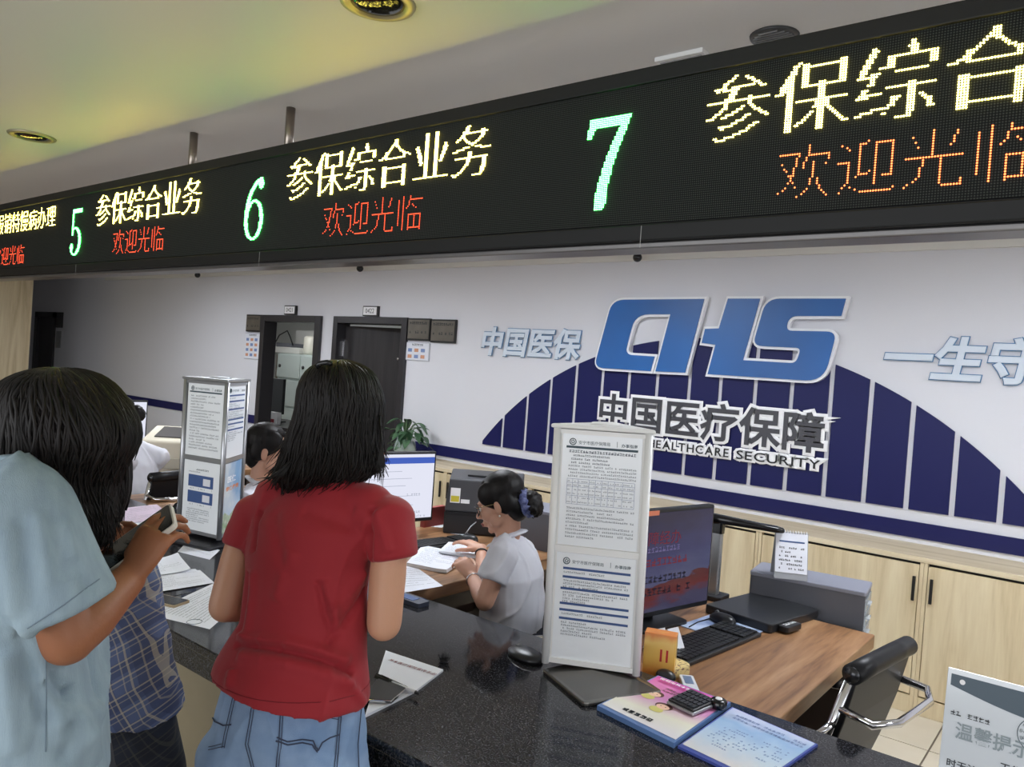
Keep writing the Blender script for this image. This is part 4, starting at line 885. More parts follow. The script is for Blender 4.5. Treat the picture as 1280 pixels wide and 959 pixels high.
# stuff on the red/pink folder shelf behind monitor
bx((0,0,0),(.03,.16,.10)).build('folder',mat('folder_red',(170,82,78),.6),None,'red folder lying left of the dark printer','folder',loc=(-2.835,2.88,.7505))
# two laminated leaflets and a calculator
lam=mat('leaflet_pink',(226,140,196),.25,coat=.6)
def grad(name,stops,axis=1,rough=.25,noise_=None):
    M=mat(name,(200,200,200),rough,coat=.5); nt=M.node_tree; b=nt.nodes['Principled BSDF']; tc=nt.nodes.new('ShaderNodeTexCoord'); sp=nt.nodes.new('ShaderNodeSeparateXYZ'); nt.links.new(tc.outputs['Generated'],sp.inputs[0])
    r=nt.nodes.new('ShaderNodeValToRGB'); e=r.color_ramp.elements; e[0].position=stops[0][0]; e[0].color=srgb(*stops[0][1]); e[1].position=stops[-1][0]; e[1].color=srgb(*stops[-1][1])
    for p,c in stops[1:-1]: k=e.new(p); k.color=srgb(*c)
    if noise_:
        n=nt.nodes.new('ShaderNodeTexNoise'); n.inputs['Scale'].default_value=noise_; nt.links.new(tc.outputs['Generated'],n.inputs['Vector']); a=nt.nodes.new('ShaderNodeMath'); a.operation='MULTIPLY_ADD'; a.inputs[1].default_value=.35; s_=nt.nodes.new('ShaderNodeMath'); s_.operation='SUBTRACT'; s_.inputs[1].default_value=.17
        nt.links.new(n.outputs['Fac'],a.inputs[0]); nt.links.new(sp.outputs[axis],a.inputs[2]); nt.links.new(a.outputs[0],s_.inputs[0]); nt.links.new(s_.outputs[0],r.inputs[0])
    else: nt.links.new(sp.outputs[axis],r.inputs[0])
    nt.links.new(r.outputs[0],b.inputs['Base Color']); return M
q1=cz((746,888),(842,936),(913,884),(822,850)); q2=cz((847,936),(950,985),(1022,934),(915,887))
def leaflet(q,name,label,th,mats):
    c=sum((V((x,y,0)) for x,y in q),V((0,0,0)))/4; t=thing(name,label,'leaflet',(c.x,c.y,Z)); qq=[V((x,y,0))-c for x,y in q]
    def P(u,v,z): p=(qq[0]*(1-u)+qq[1]*u)*(1-v)+(qq[3]*(1-u)+qq[2]*u)*v; return V((p.x,p.y,z))
    prism4(qq,0,th).build('cover',mats[0],t); 
    mb=MB(); mb.add([P(.02,.05,th+.0008),P(.98,.05,th+.0008),P(.98,.985,th+.0008),P(.02,.985,th+.0008)],[(0,1,2,3)]); mb.build('printed_face',mats[1],t); return t,P
t,P_=leaflet(q1,'leaflet_stack','pink leaflet with two drawn faces under the calculator',.012,(mat('leaflet_edge_blue',(96,128,178),.4),grad('leaflet_pink_face',[(0,(236,232,238)),(.3,(240,236,214)),(.55,(226,160,206)),(1,(216,84,168))],1)))
zz=.0136
m=MB(); ux=(P_(1,.5,0)-P_(0,.5,0)).normalized(); uy=(P_(.5,1,0)-P_(.5,0,0)).normalized(); O=P_(0,0,zz); WW=(P_(1,.5,0)-P_(0,.5,0)).length; HH=(P_(.5,1,0)-P_(.5,0,0)).length
put_text(m,'昆明市基本医疗保险待遇',O+ux*WW*.10+uy*HH*.90,ux,uy,.013,w=WW*.8,off=.01); m.build('printed_title',lw,t)
m=MB(); para(m,O,ux,uy,WW*.12,WW*.85,HH*.88,1,.011,0,3,1,0,.2); m.build('printed_title',mat('ink_magenta',(190,40,120),.5),t)
m=MB(); para(m,O,ux,uy,WW*.30,WW*.72,HH*.80,2,.010,.006,5,.9,.2,.2); m.build('printed_text',mat('ink_brown',(120,70,80),.5),t,kind='stuff')
m=MB(); para(m,O,ux,uy,WW*.25,WW*.62,HH*.16,1,.016,.002,6,1,0,.3); m.build('printed_text',INK,t,kind='stuff')
skinp=mat('print_skin',(238,196,168),.5); hairp=mat('print_hair',(92,52,46),.5); yel=mat('print_yellow',(216,206,120),.5)
for u,v,s_ in ((.28,.60,.019),(.52,.44,.019)):
    c_=P_(u,v,zz); 
    for dm,dx,dy,r,mt in ((.0002,0,.004,1.25,hairp),(.0005,0,-.002,.95,skinp),(.0003,-.006,-.026,1.0,yel)):
        m=MB(); m.add([c_+ux*(dx+math.cos(a)*s_*r)+uy*(dy+math.sin(a)*s_*r*.8)+UP*dm for a in [2*math.pi*k/20 for k in range(20)]],[tuple(range(20))]); m.build('printed_face_drawing',mt,t)
    for e_ in (-1,1): m=MB(); m.add([c_+ux*(e_*s_*.35+math.cos(a)*.002)+uy*(math.sin(a)*.002)+UP*.0008 for a in [2*math.pi*k/8 for k in range(8)]],[tuple(range(8))]); m.build('printed_eye',hairp,t)
t,P_=leaflet(q2,'leaflet','blue-bordered laminated leaflet at the counter corner',.006,(mat('leaflet_border',(76,92,170),.3),grad('leaflet_blue_face',[(0,(232,226,222)),(.35,(196,216,232)),(.7,(160,192,228)),(1,(214,216,238))],1,noise_=4)))
zz=.0074; ux=(P_(1,.5,0)-P_(0,.5,0)).normalized(); uy=(P_(.5,1,0)-P_(.5,0,0)).normalized(); O=P_(0,0,zz); WW=(P_(1,.5,0)-P_(0,.5,0)).length; HH=(P_(.5,1,0)-P_(.5,0,0)).length
m=MB(); para(m,O,ux,uy,WW*.08,WW*.92,HH*.94,2,.010,.008,3,.9,.2,.15); y=para(m,O,ux,uy,WW*.1,WW*.9,HH*.68,9,.006,.008,5,.45,.5,.15); m.build('printed_text',mat('ink_soft_blue',(90,110,160),.5),t,kind='stuff')
# calculator
q=cz((832,888),(866,904),(898,890),(862,874)); c=sum((V((x,y,0)) for x,y in q),V((0,0,0)))/4; t=thing('calculator','black calculator resting on the pink leaflet','calculator',(c.x,c.y,Z+.0155)); qq=[V((x,y,0))-c for x,y in q]
prism4(qq,0,.008).build('silver_rim',mat('calc_silver',(170,172,176),.3,.6),t,bevel=.003); prism4(qq,.008,.014,.95).build('body',BLACKP,t,bevel=.003)
k=MB()
for i in range(6):
    for j in range(4):
        u,v=.10+i*.14,.10+j*.2; P2=lambda u,v:(qq[0]*(1-u)+qq[1]*u)*(1-v)+(qq[3]*(1-u)+qq[2]*u)*v
        pp=[P2(u,v),P2(u+.11,v),P2(u+.11,v+.15),P2(u,v+.15)]; b0=prism4(pp,.014,.017); k.add(b0.v,b0.f)
k.build('keys',mat('calc_key',(48,49,54),.4),t,kind='stuff')
p=onZ(898,882,CT+.02); t=thing('hand_stamp','round black stamp pad standing on the pink leaflet corner','stamp',(p.x,p.y,Z+.014)); MB().lathe([(.018,0),(.021,.006),(.021,.018),(.016,.022),(.001,.0225)],n=24).build('body',BLACKG,t); MB().lathe([(.009,.0225),(.008,.0245),(.001,.0246)],n=16).build('white_dot',lw,t)
# yellow box, sponge, phone charger on the nearest desk
t=thing('tissue_box','upright yellow and orange carton between notice stand and keyboard','box',(-1.0,2.03,.7505),math.radians(20)); o=bx((-.045,-.02,0),(.045,.025,.128)).build('carton',grad('carton_orange',[(0,(226,130,60)),(.45,(240,190,90)),(.8,(238,200,110)),(1,(226,140,70))],2,.4,2.5),t,bevel=.002)
m=MB(); [m.box((x-.003,-.0206,.05),(x+.003,-.0204,.085)) for x in (.005,.022)]; m.build('printed_mark',INKR,t,kind='stuff')
t=thing('sponge_pad','speckled cream sponge pad beside the keyboard end','sponge',(-.975,2.075,.7505),math.radians(70)); MB().rbox((-.045,-.03,.0),(.045,.03,.035),.02,5).build('pad',mat('sponge_cream',(222,200,140),.9,mix=(140,110,90),mscale=120,mlo=.55,mhi=.6),t,bevel=.006)
MB().ell((0,0,.018),(.03,.022,.018)).build('coil_cord',BLACKP,None,'small coiled black cord beside the sponge pad','cord',loc=(-.965,2.005,.7505))
q=cd((845,850),(862,845),(880,868),(862,872)); t=thing('card_reader','white narrow card reader lying behind the pink leaflet','device',(-.90,2.02,.7505),math.radians(-55)); MB().rbox((-.055,-.02,0),(.055,.02,.016),.006).build('body',mat('reader_white',(214,216,220),.35),t,bevel=.002); bx((-.045,-.012,.016),(.01,.012,.0165)).build('display',mat('reader_display',(110,130,160),.3),t)
m=MB(); c_=V((-.86,1.985,.772)); 
for k in (0,1): m.tube([c_+V((k*.03+math.cos(a)*.011,0,math.sin(a)*.011)) for a in [math.pi*j/8 for j in range(9)]],.0015,5)
m.build('binder_clip',CHROME,None,'small shiny wire clip standing by the pink leaflet','clip',loc=(0,0,-.0205))
# tent cards near the dark monitor
tc_=thing('paper_slip','small folded white slips under the dark monitor','paper',(-1.08,2.20,.7505),math.radians(60)); 
for k in (0,1):
    m=MB(); m.add([(-.035+k*.06,-.03,0),(.015+k*.06,-.03,0),(.02+k*.05,.02,.075),(-.03+k*.06,.02,.07),(-.03+k*.06,.06,0),(.02+k*.05,.06,0)],[(0,1,2,3),(3,2,5,4)]); o=m.build('slip',PAPER,tc_); so=o.modifiers.new('s','SOLIDIFY'); so.thickness=.001
# ================================================================ ACRYLIC NOTICE at the lower right
A_=onY(1182,838,1.74); B2=onY(1283,867,1.74)
t=thing('acrylic_notice','clear acrylic desk notice with grey band and round emblem at the lower right','sign',(A_.x,1.74,Z)); hgt=A_.z-CT; wN=.235
tilt=Matrix.Rotation(math.radians(-6),3,'X'); tp=lambda x,y,z: tilt@V((x,y,z))
m=MB(); m.box((0,0,0),(wN,.003,hgt)); m.v=[tilt@(v-V((0,0,0))) for v in m.v]; m.build('face_sheet',mat('notice_pale',(226,232,238),.12,coat=.8),t,bevel=.001)
m=MB(); m.box((0,.004,0),(wN,.10,.003)); m.build('foot',mat('clear_acrylic',(220,230,235),.05,alpha=.35),t)
ux=V((1,0,0)); uz=tilt@V((0,0,1)); un=ux.cross(uz); O=un*.0015
def arcband():
    m=MB(); n=14; vs=[]
    for i in range(n+1): u=i/n; vs+=[O+ux*wN*(.03+.94*u)+uz*(hgt*(.965)),O+ux*wN*(.03+.94*u)+uz*(hgt*(.965)-.022-.028*math.sin(math.pi*min(1,u*.62+.0))*1.0)]
    m.add(vs,[(2*i,2*i+1,2*i+3,2*i+2) for i in range(n)]); return m
arcband().build('printed_band',mat('band_slate',(70,88,102),.4),t)
m=MB(); c_=O+ux*.027+uz*(hgt-.022)+un*.0006; m.add([c_+ux*math.cos(a)*.005+uz*math.sin(a)*.005 for a in [2*math.pi*k/16 for k in range(16)]],[tuple(range(16))]); m.build('printed_dot',lw,t)
em=MB(); c_=O+ux*wN*.66+uz*(hgt-.085); em.tube([c_+ux*math.cos(a)*.032+uz*math.sin(a)*.032 for a in [2*math.pi*k/30 for k in range(31)]],.0006,4,cap=False)
for k in range(5):
    a0=2*math.pi*k/5+1.57; cc=c_+ux*math.cos(a0)*.011+uz*math.sin(a0)*.011; em.tube([cc+ux*math.cos(a)*.0075+uz*math.sin(a)*.0075 for a in [2*math.pi*j/12 for j in range(13)]],.0011,4,cap=False)
for k,chh in enumerate('安宁市医疗保障局'):
    a0=math.radians(200-28*k); pc=c_+ux*math.cos(a0)*.0255+uz*math.sin(a0)*.0255; tu=V(ux)*math.sin(a0)-uz*math.cos(a0); rn_=ux*math.cos(a0)+uz*math.sin(a0); put_text(em,chh,pc-tu*.004-rn_*.003,tu,rn_,.008)
em.build('emblem',INKG,t,kind='stuff')
m=MB(); put_text(m,'温馨提示',O+ux*.022+uz*(hgt-.128)+un*.0004,ux,uz,.034,w=.125,off=.015); m.build('printed_title',mat('ink_grey_title',(150,162,168),.5),t)
m=MB(); fake_line(m,O+un*.0004,ux,uz,.012,.085,hgt-.088,.009,random.Random(3),.9); 
for s_,k,x in (('工作人员暂',0,.10),('时无法为您服务，给您带来',1,.012),('不便，请谅解。',2,.012)): put_text(m,s_,O+ux*x+uz*(hgt-.163-.024*k)+un*.0004,ux,uz,.017,w=.0178*len(s_),off=.012)
m.build('printed_text',INK,t)
# ================================================================ PEOPLE
def clay(mb,vox,smooth,name,m,parent,disp=None,cuts=(),solid=0,kind=None,label=None,fac=.5):
    me=mb.mesh('tmp'); o=bpy.data.objects.new('tmp',me); COL.objects.link(o)
    r=o.modifiers.new('r','REMESH'); r.mode='VOXEL'; r.voxel_size=vox; r.adaptivity=0; r.use_smooth_shade=True
    if smooth: s=o.modifiers.new('s','SMOOTH'); s.factor=fac; s.iterations=smooth
    dg=bpy.context.evaluated_depsgraph_get(); out=bpy.data.meshes.new_from_object(o.evaluated_get(dg)); bpy.data.objects.remove(o); bpy.data.meshes.remove(me)
    if isinstance(disp,tuple):
        bvx=BVHTree.FromPolygons([v.co.copy() for v in out.vertices],[tuple(p.vertices) for p in out.polygons]); S=[]
        for x0,y0,x1,y1,w_,h_ in disp[2]:
            a=bvx.ray_cast(CAM0,ray(x0,y0).normalized())[0]; b=bvx.ray_cast(CAM0,ray(x1,y1).normalized())[0]
            if a is not None and b is not None:
                m_=bvx.find_nearest((a+b)/2)[0]; S+=[(a,m_,w_,h_),(m_,b,w_,h_)]
        disp=folds(disp[0],disp[1],S)
    if disp or cuts:
        bm=bmesh.new(); bm.from_mesh(out); bm.normal_update()
        if disp:
            new=[v.co+disp(v.co,v.normal) for v in bm.verts]
            for v,c in zip(bm.verts,new): v.co=c
        for (p,n,rad) in cuts:
            p=V(p); n=V(n).normalized()
            fs=[f for f in bm.faces if (f.calc_center_median()-p).length<rad]
            es={e for f in fs for e in f.edges}; vs={v for f in fs for v in f.verts}
            res=bmesh.ops.bisect_plane(bm,geom=list(fs)+list(es)+list(vs),plane_co=p,plane_no=n)
            kill=[f for f in bm.faces if (f.calc_center_median()-p).length<rad and (f.calc_center_median()-p).dot(n)>1e-5]
            bmesh.ops.delete(bm,geom=kill,context='FACES')
        bm.to_mesh(out); bm.free()
    for p in out.polygons: p.use_smooth=True
    out.materials.clear(); out.materials.append(m)
    out.transform(Matrix.Translation(-parent_loc(parent))); out.update(); out.name=name
    ob=bpy.data.objects.new(name,out); link(ob,parent,label=label,kind=kind)
    if solid: so=ob.modifiers.new('solid','SOLIDIFY'); so.thickness=solid; so.offset=-1
    return ob
def parent_loc(p):
    l=V((0,0,0))
    while p: l+=p.location; p=p.parent
    return l
def wbuild(mb,name,m,parent,**k):
    L=parent_loc(parent); mb.v=[v-L for v in mb.v]; return mb.build(name,m,parent,**k)
def RI(px,py,d,hw,dep,tilt=0): return (atd(px,py,d),cr*(hw*d/F),cf*dep+cu*tilt)
def basis(yaw,pitch=0,roll=0):
    # columns: right, forward, up for a heading 'yaw' (0 = +y, positive turns left)
    return (Matrix.Rotation(math.radians(yaw),3,'Z')@Matrix.Rotation(math.radians(pitch),3,'X')@Matrix.Rotation(math.radians(roll),3,'Y'))
def head(mb,c,R,s=1.,ears=True,nb=None):
    c=V(c); P=lambda x,y,z: c+R@(V((x,y,z))*s)
    e=lambda p,r,Q=None: mb.ell(P(*p),tuple(k*s for k in r),R if Q is None else R@Q,16,10)
    e((0,-.018,.035),(.073,.092,.080)); e((0,.026,-.022),(.057,.060,.072)); e((0,.032,-.072),(.043,.045,.036)); e((0,.069,-.094),(.017,.013,.014))
    for q in (-1,1):
        e((q*.033,.054,-.030),(.025,.023,.026)); e((q*.0115,.090,-.033),(.0075,.009,.007)); e((q*.028,.0665,.001),(.0155,.012,.011))
        e((q*.046,.02,-.06),(.02,.03,.026))
        if ears: e((q*.073,-.010,-.012),(.008,.016,.029),Matrix.Rotation(math.radians(12*q),3,'Z')); e((q*.071,-.004,-.030),(.006,.009,.012))
    e((0,.070,.022),(.042,.017,.011)); mb.cap(P(0,.080,.008),.0075*s,P(0,.103,-.027),.0105*s); e((0,.082,-.062),(.022,.014,.014))
    mb.cap(P(0,-.022,-.05),.050*s,V(nb) if nb is not None else P(0,-.045,-.175),.052*s)
def lips_eyes(root,c,R,s,skin,closed=True):
    c=V(c); P=lambda x,y,z: c+R@(V((x,y,z))*s)
    m=MB()
    for x0,x1 in ((-.018,0),(0,.018)):
        pass
    m.tube([P(-.021,.086,-.0605),P(-.010,.0955,-.0575),P(0,.0965,-.0590),P(.010,.0955,-.0575),P(.021,.086,-.0605)],[.0015*s,.004*s,.0042*s,.004*s,.0015*s],8)
    m.tube([P(-.020,.086,-.0625),P(-.009,.0935,-.0665),P(0,.095,-.0675),P(.009,.0935,-.0665),P(.020,.086,-.0625)],[.0015*s,.0042*s,.0046*s,.0042*s,.0015*s],8)
    wbuild(m,'lips',mat('lips',(150,78,72),.4),root)
    for q in (-1,1):
        m=MB(); m.ell(P(q*.029,.0690,.001),(.0125*s,.0125*s,.0105*s),R); eb=wbuild(m,'eye',mat('eye_white',(215,210,205),.2),root)
        m=MB(); m.ell(P(q*.029,.0775,-.001),(.0052*s,.0048*s,.0052*s),R); wbuild(m,'iris',mat('iris',(35,22,18),.1),eb)
        m=MB(); m.tube([P(q*.016,.0765,.002),P(q*.023,.0825,.0065),P(q*.031,.0835,.0065),P(q*.041,.0745,.002)],[.001*s,.0022*s,.0022*s,.001*s],6); wbuild(m,'eyelash',mat('lash',(25,20,20),.5),root)
        m=MB(); m.tube([P(q*.013,.084,.021),P(q*.026,.0865,.0265),P(q*.038,.081,.0255),P(q*.047,.070,.020)],[.0015*s,.0026*s,.0022*s,.0008*s],6,flat=1.5); wbuild(m,'eyebrow',mat('brow',(40,30,28),.7),root)
def hand(mb,w,d,n,th,curl=.5,s=1.,spread=.07,thumb_in=.35,curls=None):
    # w wrist, d pointing direction, n palm-facing normal, th thumb side
    w=V(w); d=V(d).normalized(); n=V(n); n=(n-d*n.dot(d)).normalized(); t=d.cross(n); t=t if t.dot(V(th))>0 else -t
    mb.loft([(w-d*.012,t*.024*s,n*.018*s),(w+d*.01*s,t*.027*s,n*.018*s),(w+d*.045*s,t*.037*s,n*.016*s),(w+d*.075*s,t*.040*s,n*.014*s),(w+d*.088*s,t*.036*s,n*.011*s)],True,16)
    mb.ell(w+d*.032*s+t*.024*s+n*.008*s,(.017*s,.017*s,.02*s))
    L=[.070,.079,.073,.057]; rr=[.0085,.0088,.0085,.0075]
    for i in range(4):
        off=.0295-.0197*i; p=w+d*(.080-.004*abs(i-1.2))*s+t*off*s; ang=0; dd=(d+t*(spread*(1.5-i)*.5)).normalized(); pts=[p-dd*.01,p]; rs=[rr[i]*s*1.05,rr[i]*s*1.08]
        cu_=curl if curls is None else curls[i]
        for k,fr in enumerate((.46,.30,.24)):
            ang+=cu_*(.7,1.1,.8)[k]; q=dd*math.cos(ang)+n*math.sin(ang); p=p+q*L[i]*fr*s; pts.append(p); rs.append(rr[i]*s*(1-.10*(k+1)))
        mb.chain(pts,rs,10)
    p=w+d*.022*s+t*.026*s+n*.004; q=(t*.75+d*.75+n*thumb_in).normalized(); p1=p+q*.036*s; q2=(t*.25+d*1+n*thumb_in).normalized(); p2=p1+q2*.030*s; p3=p2+(q2+n*.2).normalized()*.024*s
    mb.chain([p,p1,p2,p3],[.014*s,.0115*s,.010*s,.0082*s],10)
def arm(mb,sh,el,wr,r=(.046,.040,.036,.036,.024)):
    sh,el,wr=V(sh),V(el),V(wr)
    mb.chain([sh,sh.lerp(el,.5),el],[r[0],r[1],r[2]]); mb.chain([el,el.lerp(wr,.35),wr],[r[2]*.98,r[3],r[4]])
def noisef(p,sc,ofs=0): return noise.noise(V((p.x*sc+ofs,p.y*sc,p.z*sc)))
def folds(amp=.004,sc=9,segs=()):
    S=[(V(a),V(b),w,h) for a,b,w,h in segs]
    def f(p,n):
        d=amp*(noisef(p,sc)+.5*noisef(p,sc*2.3,7)); 
        r=1-abs(noise.noise(V((p.x*sc*.8+3,p.y*sc*.8,p.z*sc*.45)))); d+=amp*1.3*(max(r-.82,0)/.18)**2
        for a,b,w,h in S:
            ab=b-a; t=(p-a).dot(ab)/ab.length_squared
            if -.1<t<1.1:
                q=(p-(a+ab*min(max(t,0),1))).length
                if q<w*3: d+=h*math.exp(-(q/w)**2)*min(1,(t+.1)*6,(1.1-t)*6)
        return n*d
    return f
hairm=mat('hair_black',(9,8,8),.5,spec=.28,bump=.5,bscale=90,stretch=(1,1,.08),mix=(24,19,18),mscale=30)
def locks(rings,n,seed,m,parent,th0=0,th1=360,r=.0045,out=1.02,start=(0,2),endr=(0,2),tip=.012,name='hair_strands',extra=()):
    rn=random.Random(seed); mb=MB(); K=len(rings)
    for i in range(n):
        th=math.radians(rn.uniform(th0,th1)); s0=rn.randint(*start); e=K-1-rn.randint(*endr); dr=rn.uniform(-.25,.25); ro=out+rn.uniform(-.05,.035); pts=[]; 
        for k in range(s0,e+1):
            c,a,b=rings[k]; t=(k-s0)/max(1,e-s0); tt=th+dr*t+.05*math.sin(k*1.3+i); pts.append(V(c)+V(a)*math.cos(tt)*ro+V(b)*math.sin(tt)*ro)
        if len(pts)<3: continue
        pts[-1]+=V((rn.uniform(-1,1),rn.uniform(-1,1),rn.uniform(-1,.2)))*tip
        # Catmull smoothing
        q=[]
        for k in range(len(pts)-1):
            p0,p1,p2,p3=pts[max(k-1,0)],pts[k],pts[k+1],pts[min(k+2,len(pts)-1)]
            for u in (0,.5): q.append(.5*((2*p1)+(p2-p0)*u+(2*p0-5*p1+4*p2-p3)*u*u+(3*p1-p0-3*p2+p3)*u**3))
        q.append(pts[-1]); rr=r*rn.uniform(.5,1.1); N=len(q)
        mb.tube(q,[rr*(.35 if j==0 else 1 if j<N*.6 else max(.08,1-(j-N*.6)/(N*.4)*.92)) for j in range(N)],5)
    for pts,rr in extra: mb.tube(pts,[rr*(1-.9*j/(len(pts)-1)) for j in range(len(pts))],5)
    return wbuild(mb,name,m,parent,kind='stuff')
def snap_tube(bvh,pts,r,out=.001,sub=6,n=6,mb=None):
    q=[]
    for i in range(len(pts)-1):
        for k in range(sub): q.append(V(pts[i]).lerp(V(pts[i+1]),k/sub))
    q.append(V(pts[-1])); res=[]
    for p in q:
        loc,nn,_,_=bvh.find_nearest(p)
        if loc is None: continue
        res.append(loc+nn*out)
    mb=mb or MB(); mb.tube(res,r,n); return mb
def bvh_of(ob):
    L=parent_loc(ob.parent) if ob.parent else V((0,0,0)); me=ob.data
    return BVHTree.FromPolygons([v.co+L for v in me.vertices],[tuple(p.vertices) for p in me.polygons])
def onbody(bvh,px,py): 
    r=ray(px,py).normalized(); loc,n,i,dd=bvh.ray_cast(CAM0,r); return loc,n
skin1=mat('skin_light',(202,152,124),.5,sss=.12,bump=.15,bscale=220); skin2=mat('skin_tan',(152,98,68),.5,sss=.1,bump=.15,bscale=220); skin3=mat('skin_clerk',(204,156,132),.48,sss=.12)
def legs(mb,hl,hr,kl,kr,fl,fr,r=(.085,.06,.045)):
    for h,k,f in ((hl,kl,fl),(hr,kr,fr)): mb.chain([h,k],[r[0],r[1]]); mb.chain([k,V(k).lerp(V(f),.4),f],[r[1]*.95,r[1]*.9,r[2]])
def shoe(mb,f,fwd,s=1):
    f=V(f); fwd=V(fwd).normalized(); sd=V((fwd.y,-fwd.x,0)); mb.loft([(V((f.x,f.y,.035))-fwd*.07,sd*.03,V((0,0,.03))),(V((f.x,f.y,.04)),sd*.038,V((0,0,.038))),(V((f.x,f.y,.03))+fwd*.09,sd*.042,V((0,0,.028))),(V((f.x,f.y,.02))+fwd*.15,sd*.025,V((0,0,.018)))],True,14)
# ---------------------------------------------------------------- woman in red
H=23; B=basis(H); fw=B@V((0,1,0)); rt=B@V((1,0,0)); UP=V((0,0,1))
pel=atd(362,870,1.60); root=thing('person','woman in a red T-shirt and light blue jeans, long black hair, seen from behind','person',(pel.x,pel.y,0))
nb=atd(418,606,1.66); hc=atd(424,517,1.675)
shR=atd(490,651,1.60); shL=atd(312,645,1.70); elR=atd(480,779,1.59); elL=atd(282,757,1.66)
wrR=elR+(fw*.22+rt*-.09+UP*-.03); wrL=elL+(fw*.22+rt*.06+UP*-.05)
def hring(c,rx,ry,tl=0): return (V(c),rt*rx,fw*ry+UP*tl)
chest=[(363,856,1.60,.170,.134),(366,842,1.60,.166,.128),(371,818,1.61,.156,.112),(379,785,1.62,.140,.095),(382,735,1.635,.137,.092),(386,690,1.645,.138,.097),(398,655,1.65,.142,.092),(407,625,1.655,.118,.07),(416,600,1.66,.066,.055),(418,592,1.66,.062,.058)]
body=MB(); body.loft([hring(atd(a,b,c)-UP*.0,rx-.030,ry-.030) for a,b,c,rx,ry in chest],True,28)
hd=MB(); HR=basis(H+12,-12); head(body,hc,HR,.93,True,nb)
arm(body,shR,elR,wrR,(.034,.0385,.0365,.036,.024)); arm(body,shL,elL,wrL,(.032,.037,.036,.036,.024))
hand(body,wrR,(fw*.9-rt*.4-UP*.15),-UP,-rt,.35,.95); hand(body,wrL,(fw*.9+rt*.3-UP*.12),-UP,rt,.35,.95)
pz=V((pel.x,pel.y,0)); hipR=pz+rt*.08+UP*.84; hipL=pz-rt*.08+UP*.84; kR=pz+rt*.085+fw*.02+UP*.46; kL=pz-rt*.085+fw*.02+UP*.46; fR=pz+rt*.09+UP*.08; fL=pz-rt*.09+UP*.08
legs(body,hipL,hipR,kL,kR,fL,fR,(.075,.052,.04))
bo=clay(body,.005,4,'body',skin1,root)
sm=MB(); sm.loft([(V(atd(a,b,c)),rt*rx-UP*(.018 if k<2 else .008 if k==2 else 0),fw*ry) for k,(a,b,c,rx,ry) in enumerate(chest)],True,36)
dR=(elR-shR).normalized(); dL=(elL-shL).normalized(); cR=atd(492,695,1.595); cL=atd(300,683,1.685)
def sleeve(mb,a,b,c,r): 
    mb.tube([a,V(a).lerp(V(b),.5),b,V(b).lerp(V(c),.5),c],[r[0],(r[0]+r[1])/2,r[1],(r[1]+r[2])/2,r[2]],18); mb.ell(b,(r[1]*.98,)*3)
cR=atd(492,697,1.595); cL=atd(303,685,1.685)
sleeve(sm,atd(455,642,1.62),atd(486,650,1.605),cR,(.05,.052,.050)); sleeve(sm,atd(350,637,1.69),atd(317,645,1.70),cL,(.05,.048,.046)); sm.chain([atd(464,632,1.62),nb+UP*-.035,atd(345,624,1.69)],[.046,.05,.046])
redm=mat('red_jersey',(148,18,33),.75,sheen=.15,bump=.12,bscale=500)
A=lambda x,y,d: atd(x,y,d)
sg=[(296,806,350,813,.008,-.010),(350,813,400,824,.008,-.013),(400,824,440,842,.008,-.012),(300,797,360,802,.011,.009),(360,802,436,826,.011,.009),(300,820,360,830,.013,.007),(360,830,440,856,.014,.007),(458,735,408,806,.009,-.010),(460,760,415,822,.011,.009),(456,715,412,770,.011,.007),(397,728,416,795,.008,-.007),(405,728,425,790,.010,.006),(308,715,299,790,.010,-.007),(316,715,306,800,.011,.007),(466,636,464,698,.007,-.012),(474,640,486,690,.010,.007),(328,640,316,690,.007,-.009),(365,690,345,750,.014,.006),(380,640,440,660,.014,-.005),(345,640,360,720,.013,-.005),(430,850,455,880,.010,.007),(290,838,285,860,.010,.007)]
hemp=[A(262,857,1.6),A(360,876,1.5),A(462,893,1.58)]; hn=(hemp[2]-hemp[0]).cross(cf).normalized()
if hn.z>0: hn=-hn
shirt=clay(sm,.0045,10,'t_shirt',redm,root,(.0045,6,sg))
bv=bvh_of(shirt)
m_=MB()
def surf(bv,pts,out=.001):
    r=[]
    for x,y in pts:
        l,n=onbody(bv,x,y)
        if l is not None: r.append(l+n*out)
    return r
hc0=atd(363,856,1.60)+UP*.020; sl=[]
for k in range(49):
    a=2*math.pi*k/48; d_=rt*math.cos(a)+fw*math.sin(a); l,n,_,_=bv.ray_cast(hc0+d_*.5,-d_)
    if l is not None: sl.append(l+n*.0003)
if len(sl)>3: m_.tube(sl,.0009,5)
wbuild(m_,'hem_seam',mat('red_seam',(120,14,28),.8),shirt)
# jeans
jm=MB(); pz=pz+rt*.004
jr=[(pz+UP*.96,.14,.095),(pz+UP*.90,.150,.105),(pz+UP*.85,.160,.118),(pz+UP*.79,.167,.125),(pz+UP*.73,.166,.12)]
jm.loft([hring(c,rx,ry) for c,rx,ry in reversed(jr)],True,30)
for s_,k,f in ((1,kR,fR),(-1,kL,fL)):
    h=pz+rt*.085*s_; jm.loft([hring(h+UP*.80,.080,.105),hring(h+UP*.74,.090,.112),hring(h+UP*.62,.084,.096),hring(V(k),.066,.07),hring(V(k)-UP*.2,.064,.068),hring(V(f)+UP*.0,.062,.066)][::-1],True,20)
    jm.ell(h*1+UP*.775-fw*.052,(.083,.083,.075))
jeanm=mat('denim_light',(118,146,184),.85,bump=.35,bscale=700,mix=(150,174,206),mscale=11,mdetail=8,mlo=.3,mhi=.7)
jeans=clay(jm,.006,6,'jeans',jeanm,root,folds(.004,10))
bj=bvh_of(jeans); stm=mat('stitch_dark',(58,66,88),.8); seamm=mat('denim_seam',(96,120,156),.9)
